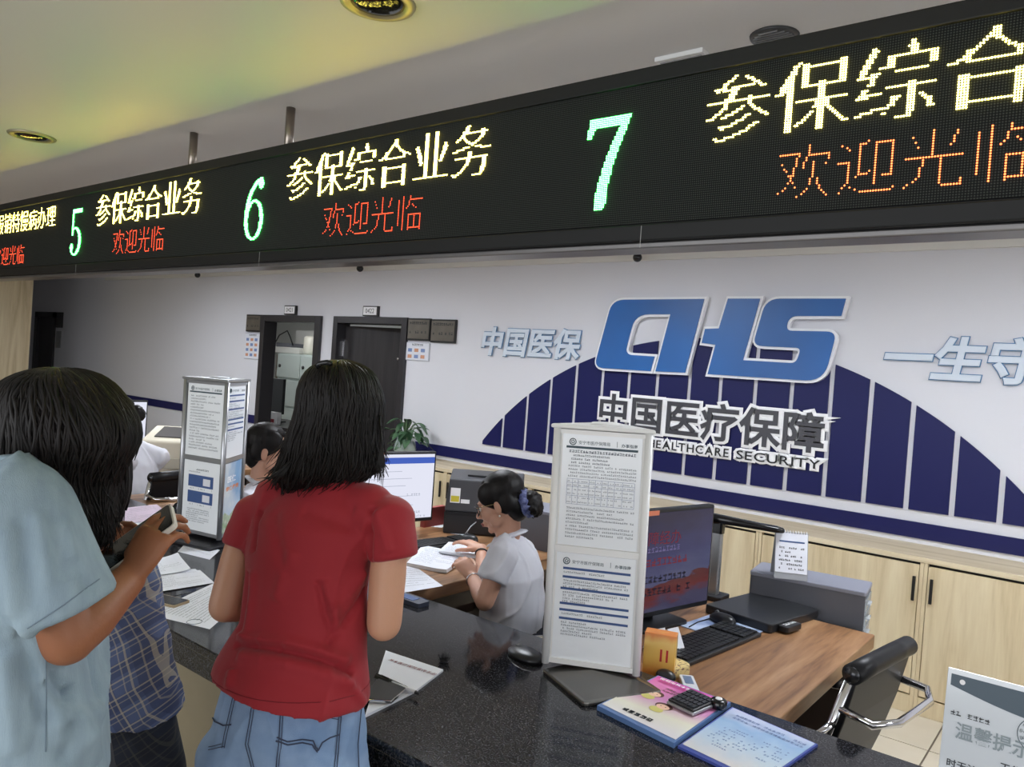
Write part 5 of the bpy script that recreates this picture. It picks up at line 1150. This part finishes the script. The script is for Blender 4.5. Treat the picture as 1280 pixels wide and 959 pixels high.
def px_path(pts,n=8):
    out=[]
    for i in range(len(pts)-1):
        for k in range(n): out.append((pts[i][0]+(pts[i+1][0]-pts[i][0])*k/n,pts[i][1]+(pts[i+1][1]-pts[i][1])*k/n))
    out.append(pts[-1]); return out
def stitch(pts,name='stitching',r=.0008,m=stm,par=None,smooth=8):
    s_=surf(bj,px_path(pts,smooth),.0032)
    if len(s_)>3: q=MB(); q.tube(s_,r,5); wbuild(q,name,m,par or jeans)
def pocket(pts):
    # pts: px corners tl,tr,br,bm,bl -> raised patch
    N=10; vs=[];ok=True
    for j in range(N+1):
        for i in range(N+1):
            u,v=i/N,j/N; tl,tr,br,bl=pts
            x=(tl[0]*(1-u)+tr[0]*u)*(1-v)+(bl[0]*(1-u)+br[0]*u)*v; y=(tl[1]*(1-u)+tr[1]*u)*(1-v)+(bl[1]*(1-u)+br[1]*u)*v+(10*v*(1-abs(2*u-1)))
            l,n=onbody(bj,x,y)
            if l is None: return None
            vs.append(l+n*.0022)
    mb=MB(); mb.add(vs,[(j*(N+1)+i,(j+1)*(N+1)+i,(j+1)*(N+1)+i+1,j*(N+1)+i+1) for j in range(N) for i in range(N)],True)
    o=wbuild(mb,'pocket',mat('denim_pocket',(112,140,178),.85,bump=.35,bscale=700,mix=(140,165,200),mscale=14),jeans); so=o.modifiers.new('s','SOLIDIFY'); so.thickness=.002; so.offset=-1; return o
p1=pocket([(352,880),(426,893),(418,990),(344,985)]); p2=pocket([(274,862),(297,864),(281,936),(262,938)])
for off in (0,3.2):
    stitch([(352+off,880+off),(344+off,985)]); stitch([(426-off,893+off),(418-off,990)]); stitch([(352+off,883+off),(426-off,896+off)])
    stitch([(297-off,866),(281-off,936)]); stitch([(281-off,934-off),(262,938-off)])
    stitch([(322-off,868),(316-off,900),(311-off,930),(320-off,965)]); 
stitch([(346,922),(360,927),(378,924),(392,926),(397,938)],r=.0014); stitch([(397,938),(402,928),(412,922),(424,918)],r=.0014); stitch([(345,926),(360,931),(378,928),(391,931),(396,940)],r=.0014)
stitch([(264,890),(270,902),(280,907),(290,906)],r=.0014)
stitch([(450,885),(446,930),(447,965)],r=.0012)
sh=MB(); shoe(sh,fR,fw); wbuild(sh,'shoe',mat('shoe_white',(215,212,208),.5),root); sh=MB(); shoe(sh,fL,fw); wbuild(sh,'shoe',MC['shoe_white'],root)
# hair
rr=[(425,451,5,.02),(425,453,17,.045),(424,460,33,.07),(425,471,43,.088),(425,487,49,.099),(426,505,52,.103),(423,525,54,.10),(418,548,58,.096),(415,570,61,.09),(408,590,63,.08),(393,604,42,.055),(376,618,16,.022)]
rings=[RI(x,y,1.66,w*1.0,d) for x,y,w,d in rr]
mb=MB(); mb.loft(rings,True,30); hb_=clay(mb,.006,5,'hair',hairm,root)
ex=[]
for k in range(9):
    e=(316+k*4.5,602+random.Random(k).uniform(-5,8)); ex.append(([atd(372,566,1.60),atd(356,584+k,1.59),atd(338+k*2,596,1.59),atd(*e,1.60)],.004))
for k in range(8): x=470+k*1.2; ex.append(([atd(474,520,1.62),atd(477,555,1.60),atd(x+2,580,1.59),atd(x,596+k*2,1.59)],.003))
locks(rings,1000,11,hairm,hb_,0,360,.0030,1.0,(0,4),(0,3),.022,extra=ex)
mb=MB(); mb.tube([atd(395,459,1.58),atd(401,454,1.58),atd(409,453,1.58),atd(415,455,1.58)],.006,6); wbuild(mb,'hair_clip',BLACKG,root)

# ---------------------------------------------------------------- woman in pale blue shirt
H=-8; B=basis(H); fw=B@V((0,1,0)); rt=B@V((1,0,0))
pz=atd(35,930,1.24); pz.z=0; root=thing('person','woman in a pale blue short-sleeved shirt bowing her dark hair over a phone','person',tuple(pz))
nb=atd(22,585,1.20); hc=atd(82,556,1.245)
shR=atd(14,640,1.10); elR=atd(84,797,1.13); wrR=atd(160,725,1.235)
shL=shR-rt*.33+UP*.0; elL=atd(70,800,1.42); wrL=atd(112,708,1.37)
tor=[(24,948,1.24,.185,.128),(24,925,1.24,.182,.128),(20,860,1.235,.180,.125),(16,790,1.225,.176,.120),(10,720,1.21,.178,.118),(2,660,1.20,.175,.105),(4,620,1.20,.13,.085),(14,598,1.20,.07,.06)]
body=MB(); body.loft([hring(atd(a,b,c),rx-.035,ry-.035) for a,b,c,rx,ry in tor],True,28)
HR=basis(H-2,-42); head(body,hc,HR,.98,True,nb); arm(body,shR,elR,wrR,(.044,.042,.040,.041,.027)); arm(body,shL,elL,wrL)
ph_c=atd(166,680,1.275); pu=(atd(213,645,1.30)-atd(131,703,1.275)).normalized()
hand(body,wrR,(atd(192,672,1.262)-wrR),(cf*.9+cr*.45+cu*.1),(-cr*.6+cu*.8),.5,.98,spread=.05,curls=[.5,.62,.72,.78])
hand(body,wrL,(atd(160,650,1.36)-wrL),(-cf*.5+cr*.4-cu*.6),(cr*.2+cu*.9),.45,.95)
legs(body,pz-rt*.08+UP*.84,pz+rt*.08+UP*.84,pz-rt*.085+UP*.46,pz+rt*.085+UP*.46,pz-rt*.09+UP*.08,pz+rt*.09+UP*.08,(.075,.052,.04))
clay(body,.0042,4,'body',skin2,root)
sm=MB(); sm.loft([hring(atd(a,b,c),rx,ry) for a,b,c,rx,ry in tor],True,32)
cR=atd(80,764,1.125); sleeve(sm,atd(2,640,1.14),atd(18,640,1.105),cR,(.07,.074,.074)); sleeve(sm,shL+rt*.04,shL,shL.lerp(elL,.6),(.06,.066,.075)); sm.chain([atd(14,625,1.15),nb-UP*.03,shL],[.06,.055,.055])
blm=mat('shirt_pale_blue',(150,170,182),.85,bump=.4,bscale=300,stretch=(3,3,.35),mix=(138,158,172),mscale=18)
A=atd
sg=[(48,640,64,730,.012,.005),(62,640,80,725,.012,-.006),(78,655,100,725,.012,.005),(25,650,40,760,.014,-.007),(12,660,20,770,.014,.006),(90,700,112,735,.009,-.008),(20,790,60,900,.012,-.014),(30,780,80,930,.012,.010),(62,850,132,812,.010,.010),(66,868,136,836,.010,-.012),(85,880,120,950,.014,.010),(118,800,128,900,.010,-.012),(5,820,20,940,.014,.010),(95,860,75,950,.010,-.010),(60,850,90,870,.012,-.012),(70,900,130,880,.012,.008)]
shirt=clay(sm,.006,5,'shirt',blm,root,(.009,6,sg))
bs=bvh_of(shirt)
def seam(bv,pts,name,m,par,r=.0009,out=.0005,n=8):
    s_=surf(bv,px_path(pts,n),out)
    if len(s_)>3: q=MB(); q.tube(s_,r,5); wbuild(q,name,m,par)
sdm=mat('seam_blue_grey',(118,136,150),.8)
seam(bs,[(57,820),(58,880),(57,940)],'side_seam',sdm,shirt); seam(bs,[(34,786),(80,756),(124,724)],'cuff_seam',sdm,shirt); 
mb=MB(); cc=[atd(-16,596,1.14),atd(6,574,1.12),atd(30,572,1.12),atd(52,590,1.13),atd(60,612,1.15)]
mb.tube(cc,[.016,.020,.020,.018,.010],8,flat=.35); wbuild(mb,'collar',blm,shirt)
jm=MB(); jm.loft([hring(pz+UP*.97,.16,.11),hring(pz+UP*.85,.175,.135),hring(pz+UP*.78,.172,.125)][::-1],True,24)
for s_ in (1,-1): h=pz+rt*.085*s_; jm.loft([hring(h+UP*.80,.088,.11),hring(h+UP*.46,.075,.085),hring(h+UP*.08,.07,.075)][::-1],True,16)
clay(jm,.009,3,'trousers',mat('trousers_dark',(42,44,52),.8),root)
for s_ in (1,-1): sh=MB(); shoe(sh,pz+rt*.09*s_,fw); wbuild(sh,'shoe',BLACKP,root)
rr=[(76,461,6,.02),(76,463,20,.05),(75,469,38,.075),(74,480,55,.095),(74,495,68,.105),(75,512,79,.112),(76,533,87,.115),(76,556,88,.11),(72,578,81,.10),(76,600,66,.085),(90,622,50,.07),(103,645,36,.055),(114,665,25,.04),(121,682,11,.02)]
rings=[RI(x,y,1.245,w,d) for x,y,w,d in rr]; mb=MB(); mb.loft(rings,True,30); h2=clay(mb,.006,5,'hair',hairm,root)
locks(rings,1100,21,hairm,h2,0,360,.0030,1.0,(0,4),(0,5),.012)
mb=MB(); 
rings2=[RI(30,560,1.20,40,.07),RI(26,580,1.19,46,.07),RI(24,600,1.18,42,.06),RI(26,612,1.18,28,.04)]
ph=thing('smartphone','smartphone in a pale case held up by the woman in pale blue','phone',tuple(ph_c))
pn_=(-cf*.42+cu*.86-cr*.1); pn_=(pn_-pu*pn_.dot(pu)).normalized(); pw=pu.cross(pn_)
def slab(mb,c,u,v,n,lu,lv,ln,r=.008):
    pts=[]
    for (sx,sy,a0) in ((1,1,0),(-1,1,90),(-1,-1,180),(1,-1,270)):
        for k in range(4): t=math.radians(a0+30*k); pts.append((sx*(lu-r)+r*math.cos(t),sy*(lv-r)+r*math.sin(t)))
    N=len(pts); vs=[c+u*x+v*y+n*z for z in (-ln,ln) for x,y in pts]; mb.add(vs,[tuple(range(N-1,-1,-1)),tuple(range(N,2*N))]+[(i,(i+1)%N,N+(i+1)%N,N+i) for i in range(N)]); return mb
wbuild(slab(MB(),ph_c,pu,pw,pn_,.078,.037,.0045),'case',mat('phone_case',(205,200,190),.35),ph)
wbuild(slab(MB(),ph_c+pn_*.005,pu,pw,pn_,.075,.034,.0006,.006),'screen',BLACKG,ph)
# ---------------------------------------------------------------- woman in plaid (bent, half hidden)
def plaid(name,base,l1,l2,sc):
    M=mat(name,base,.85); nt=M.node_tree; b=nt.nodes['Principled BSDF']; tc=nt.nodes.new('ShaderNodeTexCoord'); cur=None
    D1=(.70,.45,.55); D2=(-.42,-.30,.86)
    for D,c,w,s_,ph,g_ in ((D1,l2,.42,sc*.5,0,.45),(D2,l2,.42,sc*.5,0,.45),(D1,l1,.10,sc,.3,.5),(D2,l1,.10,sc,.3,.5),(D1,l1,.07,sc,.62,.35),(D2,l1,.07,sc,.62,.35)):
        dp=nt.nodes.new('ShaderNodeVectorMath'); dp.operation='DOT_PRODUCT'; dp.inputs[1].default_value=D; nt.links.new(tc.outputs['Object'],dp.inputs[0])
        m1=nt.nodes.new('ShaderNodeMath'); m1.operation='MULTIPLY_ADD'; m1.inputs[1].default_value=s_; m1.inputs[2].default_value=ph+50; nt.links.new(dp.outputs['Value'],m1.inputs[0])
        f=nt.nodes.new('ShaderNodeMath'); f.operation='FRACT'; nt.links.new(m1.outputs[0],f.inputs[0]); l=nt.nodes.new('ShaderNodeMath'); l.operation='LESS_THAN'; l.inputs[1].default_value=w; nt.links.new(f.outputs[0],l.inputs[0])
        g=nt.nodes.new('ShaderNodeMath'); g.operation='MULTIPLY'; g.inputs[1].default_value=g_; nt.links.new(l.outputs[0],g.inputs[0])
        mx=nt.nodes.new('ShaderNodeMix'); mx.data_type='RGBA'; nt.links.new(g.outputs[0],mx.inputs[0]); mx.inputs[7].default_value=srgb(*c)
        if cur is None: mx.inputs[6].default_value=srgb(*base)
        else: nt.links.new(cur,mx.inputs[6])
        cur=mx.outputs[2]
    nt.links.new(cur,b.inputs['Base Color']); return M
pl1=plaid('plaid_shirt',(84,98,136),(190,180,160),(52,60,92),34); pl2=plaid('plaid_skirt',(34,40,54),(74,72,66),(24,26,36),34)
H=10; B=basis(H); fw=B@V((0,1,0)); rt=B@V((1,0,0))
pz=atd(140,900,1.66); pz.z=0; root=thing('person','dark-haired woman in blue plaid bending over the counter behind the pale blue shirt','person',tuple(pz))
nb=atd(112,640,1.78); hc=atd(112,585,1.84); tor=[(134,878,1.66,.178,.135),(131,830,1.67,.172,.125),(126,780,1.70,.16,.115),(122,720,1.73,.165,.11),(118,680,1.76,.15,.09),(114,655,1.77,.08,.06)]
shR=atd(150,705,1.69); elR=atd(174,805,1.67); wrR=atd(150,742,1.84); shL=shR-rt*.32; elL=shL-UP*.24+fw*.08; wrL=atd(118,735,1.95)
body=MB(); body.loft([hring(atd(a,b,c),rx-.045,ry-.045) for a,b,c,rx,ry in tor],True,24); head(body,hc,basis(H,-35),.9,True,nb); arm(body,shR,elR,wrR); arm(body,shL,elL,wrL)
hand(body,wrR,fw-rt*.5,-UP,-rt,.4,.95); hand(body,wrL,fw,-UP,rt,.4,.95)
legs(body,pz-rt*.08+UP*.84,pz+rt*.08+UP*.84,pz-rt*.085+UP*.46,pz+rt*.085+UP*.46,pz-rt*.09+UP*.08,pz+rt*.09+UP*.08,(.058,.05,.04)); clay(body,.006,3,'body',skin2,root)
sm=MB(); sm.loft([hring(atd(a,b,c),rx,ry) for a,b,c,rx,ry in tor],True,28); sleeve(sm,shR-rt*.03,shR,atd(176,822,1.66),(.055,.058,.050)); sleeve(sm,shL+rt*.03,shL,elL,(.055,.056,.05)); sm.chain([shR-UP*.0,nb-UP*.03,shL],[.05,.045,.05])
clay(sm,.007,4,'plaid_shirt',pl1,root,folds(.005,8))
sk=MB(); sk.loft([hring(pz+UP*.90,.13,.09),hring(pz+UP*.82,.148,.105),hring(pz+UP*.70,.178,.135),hring(pz+UP*.45,.21,.17)][::-1],True,28); clay(sk,.009,3,'skirt',pl2,root,folds(.005,5))
for s_ in (1,-1): sh=MB(); shoe(sh,pz+rt*.09*s_,fw); wbuild(sh,'shoe',BLACKP,root)
rr=[(112,540,8,.03),(112,546,28,.07),(112,560,40,.09),(112,585,44,.10),(112,615,44,.09),(114,640,36,.07),(122,660,24,.05),(126,676,16,.03)]
rings=[RI(x,y,1.80,w,d) for x,y,w,d in rr]; mb=MB(); mb.loft(rings,True,26); h3=clay(mb,.008,4,'hair',hairm,root); locks(rings,160,31,hairm,h3,0,360,.005,1.0,(0,2),(0,2),.01)
# ---------------------------------------------------------------- clerks
white=mat('shirt_white',(214,214,222),.75,bump=.15,bscale=400); dkt=mat('trousers_navy',(34,36,48),.8); scm=mat('scrunchie',(50,58,110),.45,mix=(110,118,160),mscale=60)
def seated(name_label,H,seat,tor,nb,hc,hp,shN,shF,elN,elF,wrN,wrF,slN,slF,sk,face=True,skirt=dkt,vox=.005,hs=.95,bun=True,hr=0,handN=None,handF=None):
    global fw,rt
    B=basis(H); fw=B@V((0,1,0)); rt=B@V((1,0,0)); root=thing('person',name_label,'person',(seat.x,seat.y,0))
    body=MB(); body.loft([(V(c),rt*(rx-.024),fw*(ry-.022)) for c,rx,ry in tor],True,24)
    HR=basis(H+hp[1],hp[0],hp[2]); head(body,hc,HR,hs,True,nb); arm(body,shN,elN,wrN,(.042,.038,.035,.034,.023)); arm(body,shF,elF,wrF,(.042,.038,.035,.034,.023))
    for w_,h_,sg_ in ((wrN,handN,1),(wrF,handF,-1)):
        if h_: hand(body,w_,h_[0],h_[1],h_[2],h_[3],.93)
    pz=V((seat.x,seat.y,0)); hl=pz-rt*.09+UP*.52; hr_=pz+rt*.09+UP*.52; kl=hl+fw*.40+UP*.0; kr=hr_+fw*.40; fl=kl*1; fl.z=.08; fr_=kr*1; fr_.z=.08
    legs(body,hl,hr_,kl,kr,fl,fr_,(.07,.05,.036)); b_=clay(body,vox,3,'body',sk,root)
    jm=MB(); jm.loft([(pz+UP*.50-fw*.02,rt*.17,fw*.14),(pz+UP*.62,rt*.16,fw*.12)],True,20)
    for h_,k_,f_ in ((hl,kl,fl),(hr_,kr,fr_)): jm.chain([h_,k_],[.088,.068]); jm.chain([k_,f_],[.066,.05])
    clay(jm,.009,3,'trousers',skirt,root)
    for f_ in (fl,fr_): sh=MB(); shoe(sh,f_,fw); wbuild(sh,'shoe',BLACKP,root)
    sm=MB(); sm.loft([(V(c),rt*rx,fw*ry) for c,rx,ry in tor],True,28); sleeve(sm,shN.lerp(shF,.15),shN,slN,(.05,.056,.058)); sleeve(sm,shF.lerp(shN,.15),shF,slF,(.05,.056,.058)); sm.chain([shN,nb-UP*.03,shF],[.048,.048,.048])
    s_=clay(sm,vox,4,'shirt',white,root,folds(.005,9)); mb=MB(); 
    cl=[nb+rt*.0-fw*.06+UP*.022,nb+rt*.045-fw*.035+UP*.012,nb+rt*.06+fw*.01-UP*.008,nb+rt*.03+fw*.07-UP*.05]; mb.tube(cl,[.02,.02,.018,.006],8,flat=.35); cl=[nb-rt*.0-fw*.06+UP*.022,nb-rt*.045-fw*.035+UP*.012,nb-rt*.06+fw*.01-UP*.008,nb-rt*.03+fw*.07-UP*.05]; mb.tube(cl,[.02,.02,.018,.006],8,flat=.35); wbuild(mb,'collar',white,s_)
    if face: lips_eyes(root,hc,HR,hs,sk)
    P=lambda x,y,z: V(hc)+HR@(V((x,y,z))*hs)
    hb=MB(); hb.ell(P(0,-.030,.046),(.080*hs,.094*hs,.082*hs),HR,18,12); hb.ell(P(0,-.062,-.025),(.066*hs,.052*hs,.072*hs),HR)
    for q in (-1,1): hb.ell(P(q*.056,.012,.048),(.024*hs,.050*hs,.052*hs),HR); hb.ell(P(q*.060,-.040,.0),(.020*hs,.040*hs,.050*hs),HR)
    hb.ell(P(0,-.02,.03),(.0795*hs,.085*hs,.075*hs),HR); h_=clay(hb,.004,9,'hair',hairm,root)
    if bun: mb=MB(); mb.ell(P(0,-.132,-.045),(.048*hs,.040*hs,.055*hs),HR); bn=clay(mb,.004,2,'hair_bun',hairm,h_,folds(.004,40)); 
    st=MB(); rn=random.Random(int(abs(H))+5)
    for i in range(150):
        a=rn.uniform(-1.25,1.25); pts=[]
        for k in range(7):
            t=k/6; yy=.062-.18*t; sy=(yy+.030)/.096; rr_=math.sqrt(max(0,1-sy*sy)); aa=a*(1-.15*t)
            pts.append(P(math.sin(aa)*.082*max(rr_,.3),yy,.046-.03*t*t*2+math.cos(aa)*.083*max(rr_,.35)))
        st.tube(pts,[.0008,.0018,.002,.002,.002,.0015,.0006],4)
    wbuild(st,'hair_strands',hairm,h_,kind='stuff')
    return root,P,HR,B
# clerk with glasses
hc=atd(624,629,2.98); nb=atd(635,668,2.98); seat=atd(650,800,2.96); H=111
T=[(atd(632,830,2.97),.165,.115),(atd(637,790,2.97),.16,.115),(atd(640,750,2.97),.165,.118),(atd(642,715,2.97),.17,.112),(atd(640,690,2.98),.155,.09),(atd(637,672,2.98),.075,.06)]
B=basis(H); rt=B@V((1,0,0)); fw=B@V((0,1,0))
shN=atd(628,694,2.84); shF=shN+rt*.27-UP*.045; elN=atd(606,752,2.80); wrN=atd(590,722,3.02); elF=shF-UP*.20+fw*.16; wrF=atd(602,686,3.36)
root,P,HR,B=seated('clerk with glasses and a blue scrunchie in a white shirt writing at her desk',H,seat,T,nb,hc,(-24,4,0),shN,shF,elN,elF,wrN,wrF,atd(614,726,2.81),shF.lerp(elF,.6),skin3,handN=(atd(577,702,3.06)-wrN,-UP+rt*.4,rt*1,.75),handF=(atd(572,672,3.42)-wrF,-UP,-rt*1,.30))
mb=MB(); Q=[]
for k in range(14):
    a=k/13*2*math.pi; c_=P(0,-.108,-.035); mb.ell(c_+HR@V((math.cos(a)*.040,-.004*math.sin(3*a),math.sin(a)*.040)),(.018,.016,.018))
clay(mb,.004,2,'scrunchie',scm,root,folds(.005,60),label='dark blue satin scrunchie around the bun')
g=MB()
for q in (-1,1): g.tube([P(q*.062,.078,.012),P(q*.070,.04,.010),P(q*.074,-.005,.006)],.0013,6)
g.tube([P(-.008,.098,.006),P(0,.101,.010),P(.008,.098,.006)],.0013,6); wbuild(g,'glasses_frame',mat('glasses_gold',(205,185,140),.25,.9),root)
for q in (-1,1):
    r_=MB(); r_.tube([P(q*.033+math.cos(a)*.025,.094-.010*abs(q*math.cos(a)*1)-.004*(q*math.cos(a)),-.002+math.sin(a)*.020) for a in [2*math.pi*k/20 for k in range(21)]],.0022,6,cap=False); wbuild(r_,'glasses_rim',BLACKP,root)
mb=MB(); mb.ell(P(-.080,-.008,-.044),(.004,.004,.004)); wbuild(mb,'earring',mat('pearl',(235,230,220),.2),root)
bc=wrN.lerp(elN,.12); bd=(wrN-elN).normalized(); ba=bd.orthogonal().normalized(); bb=bd.cross(ba)
mb=MB(); mb.tube([bc+ba*math.cos(a)*.027+bb*math.sin(a)*.027 for a in [2*math.pi*k/16 for k in range(17)]],.003,6,cap=False); wbuild(mb,'bracelet',mat('bracelet_silver',(220,220,225),.2,.9),root)
bc=wrF.lerp(elF,.10); bd=(wrF-elF).normalized(); ba=bd.orthogonal().normalized(); bb=bd.cross(ba)
mb=MB(); mb.tube([bc+ba*math.cos(a)*.026+bb*math.sin(a)*.026 for a in [2*math.pi*k/16 for k in range(17)]],.004,6,cap=False); wbuild(mb,'bead_bracelet',BLACKP,root)
# smiling clerk behind the red shirt
H=-42; B=basis(H); rt=B@V((1,0,0)); fw=B@V((0,1,0)); D=3.72
hc=atd(338,563,D); nb=atd(326,602,D); seat=atd(322,690,D)
T=[(atd(318,730,D),.165,.115),(atd(318,700,D),.16,.115),(atd(320,660,D),.165,.118),(atd(322,635,D),.165,.11),(atd(323,618,D),.14,.085),(atd(325,606,D),.07,.06)]
shN=atd(312,625,D-.12)+rt*.04; shF=atd(330,628,D+.14); elN=shN-UP*.2+fw*.14; elF=shF-UP*.2+fw*.16; wrF=atd(352,612,D+.02); wrN=elN+fw*.2+UP*.06
root,P,HR,B=seated('smiling clerk in a white shirt with black bun, between the notice stand and red shirt',H,seat,T,nb,hc,(-6,-4,0),shN,shF,elN,elF,wrN,wrF,shN.lerp(elN,.7),shF.lerp(elF,.7),skin3,hs=1.04,handF=(atd(356,590,D)-wrF,-fw,-rt,.9),handN=(fw,-UP,-rt,.5))
mb=MB(); mb.ell(P(0,-.15,.0),(.035,.03,.06),HR); mb.ell(P(0,-.17,-.03),(.03,.03,.03),HR); clay(mb,.005,2,'hair_ribbon',hairm,root,folds(.004,50))
# clerk at the far left, bent over
H=112; B=basis(H); rt=B@V((1,0,0)); fw=B@V((0,1,0)); D=4.6
hc=atd(150,522,D+.05); nb=atd(158,548,D); seat=atd(165,660,D)
T=[(atd(166,690,D),.165,.12),(atd(165,650,D),.165,.13),(atd(163,610,D),.175,.14),(atd(160,580,D),.18,.13),(atd(158,560,D),.155,.10),(atd(158,550,D),.07,.06)]
shN=atd(158,577,D-.14); shF=shN+rt*.27; elN=shN-UP*.18+fw*.2; elF=shF-UP*.18+fw*.2; wrN=elN+fw*.22-UP*.02; wrF=elF+fw*.22-UP*.02
seated('clerk in a loose white shirt bending forward at the far left',H,seat,T,nb,hc,(-35,0,0),shN,shF,elN,elF,wrN,wrF,shN.lerp(elN,.7),shF.lerp(elF,.7),skin3,face=False,vox=.007,handN=(fw,-UP,-rt,.4),handF=(fw,-UP,rt,.4))
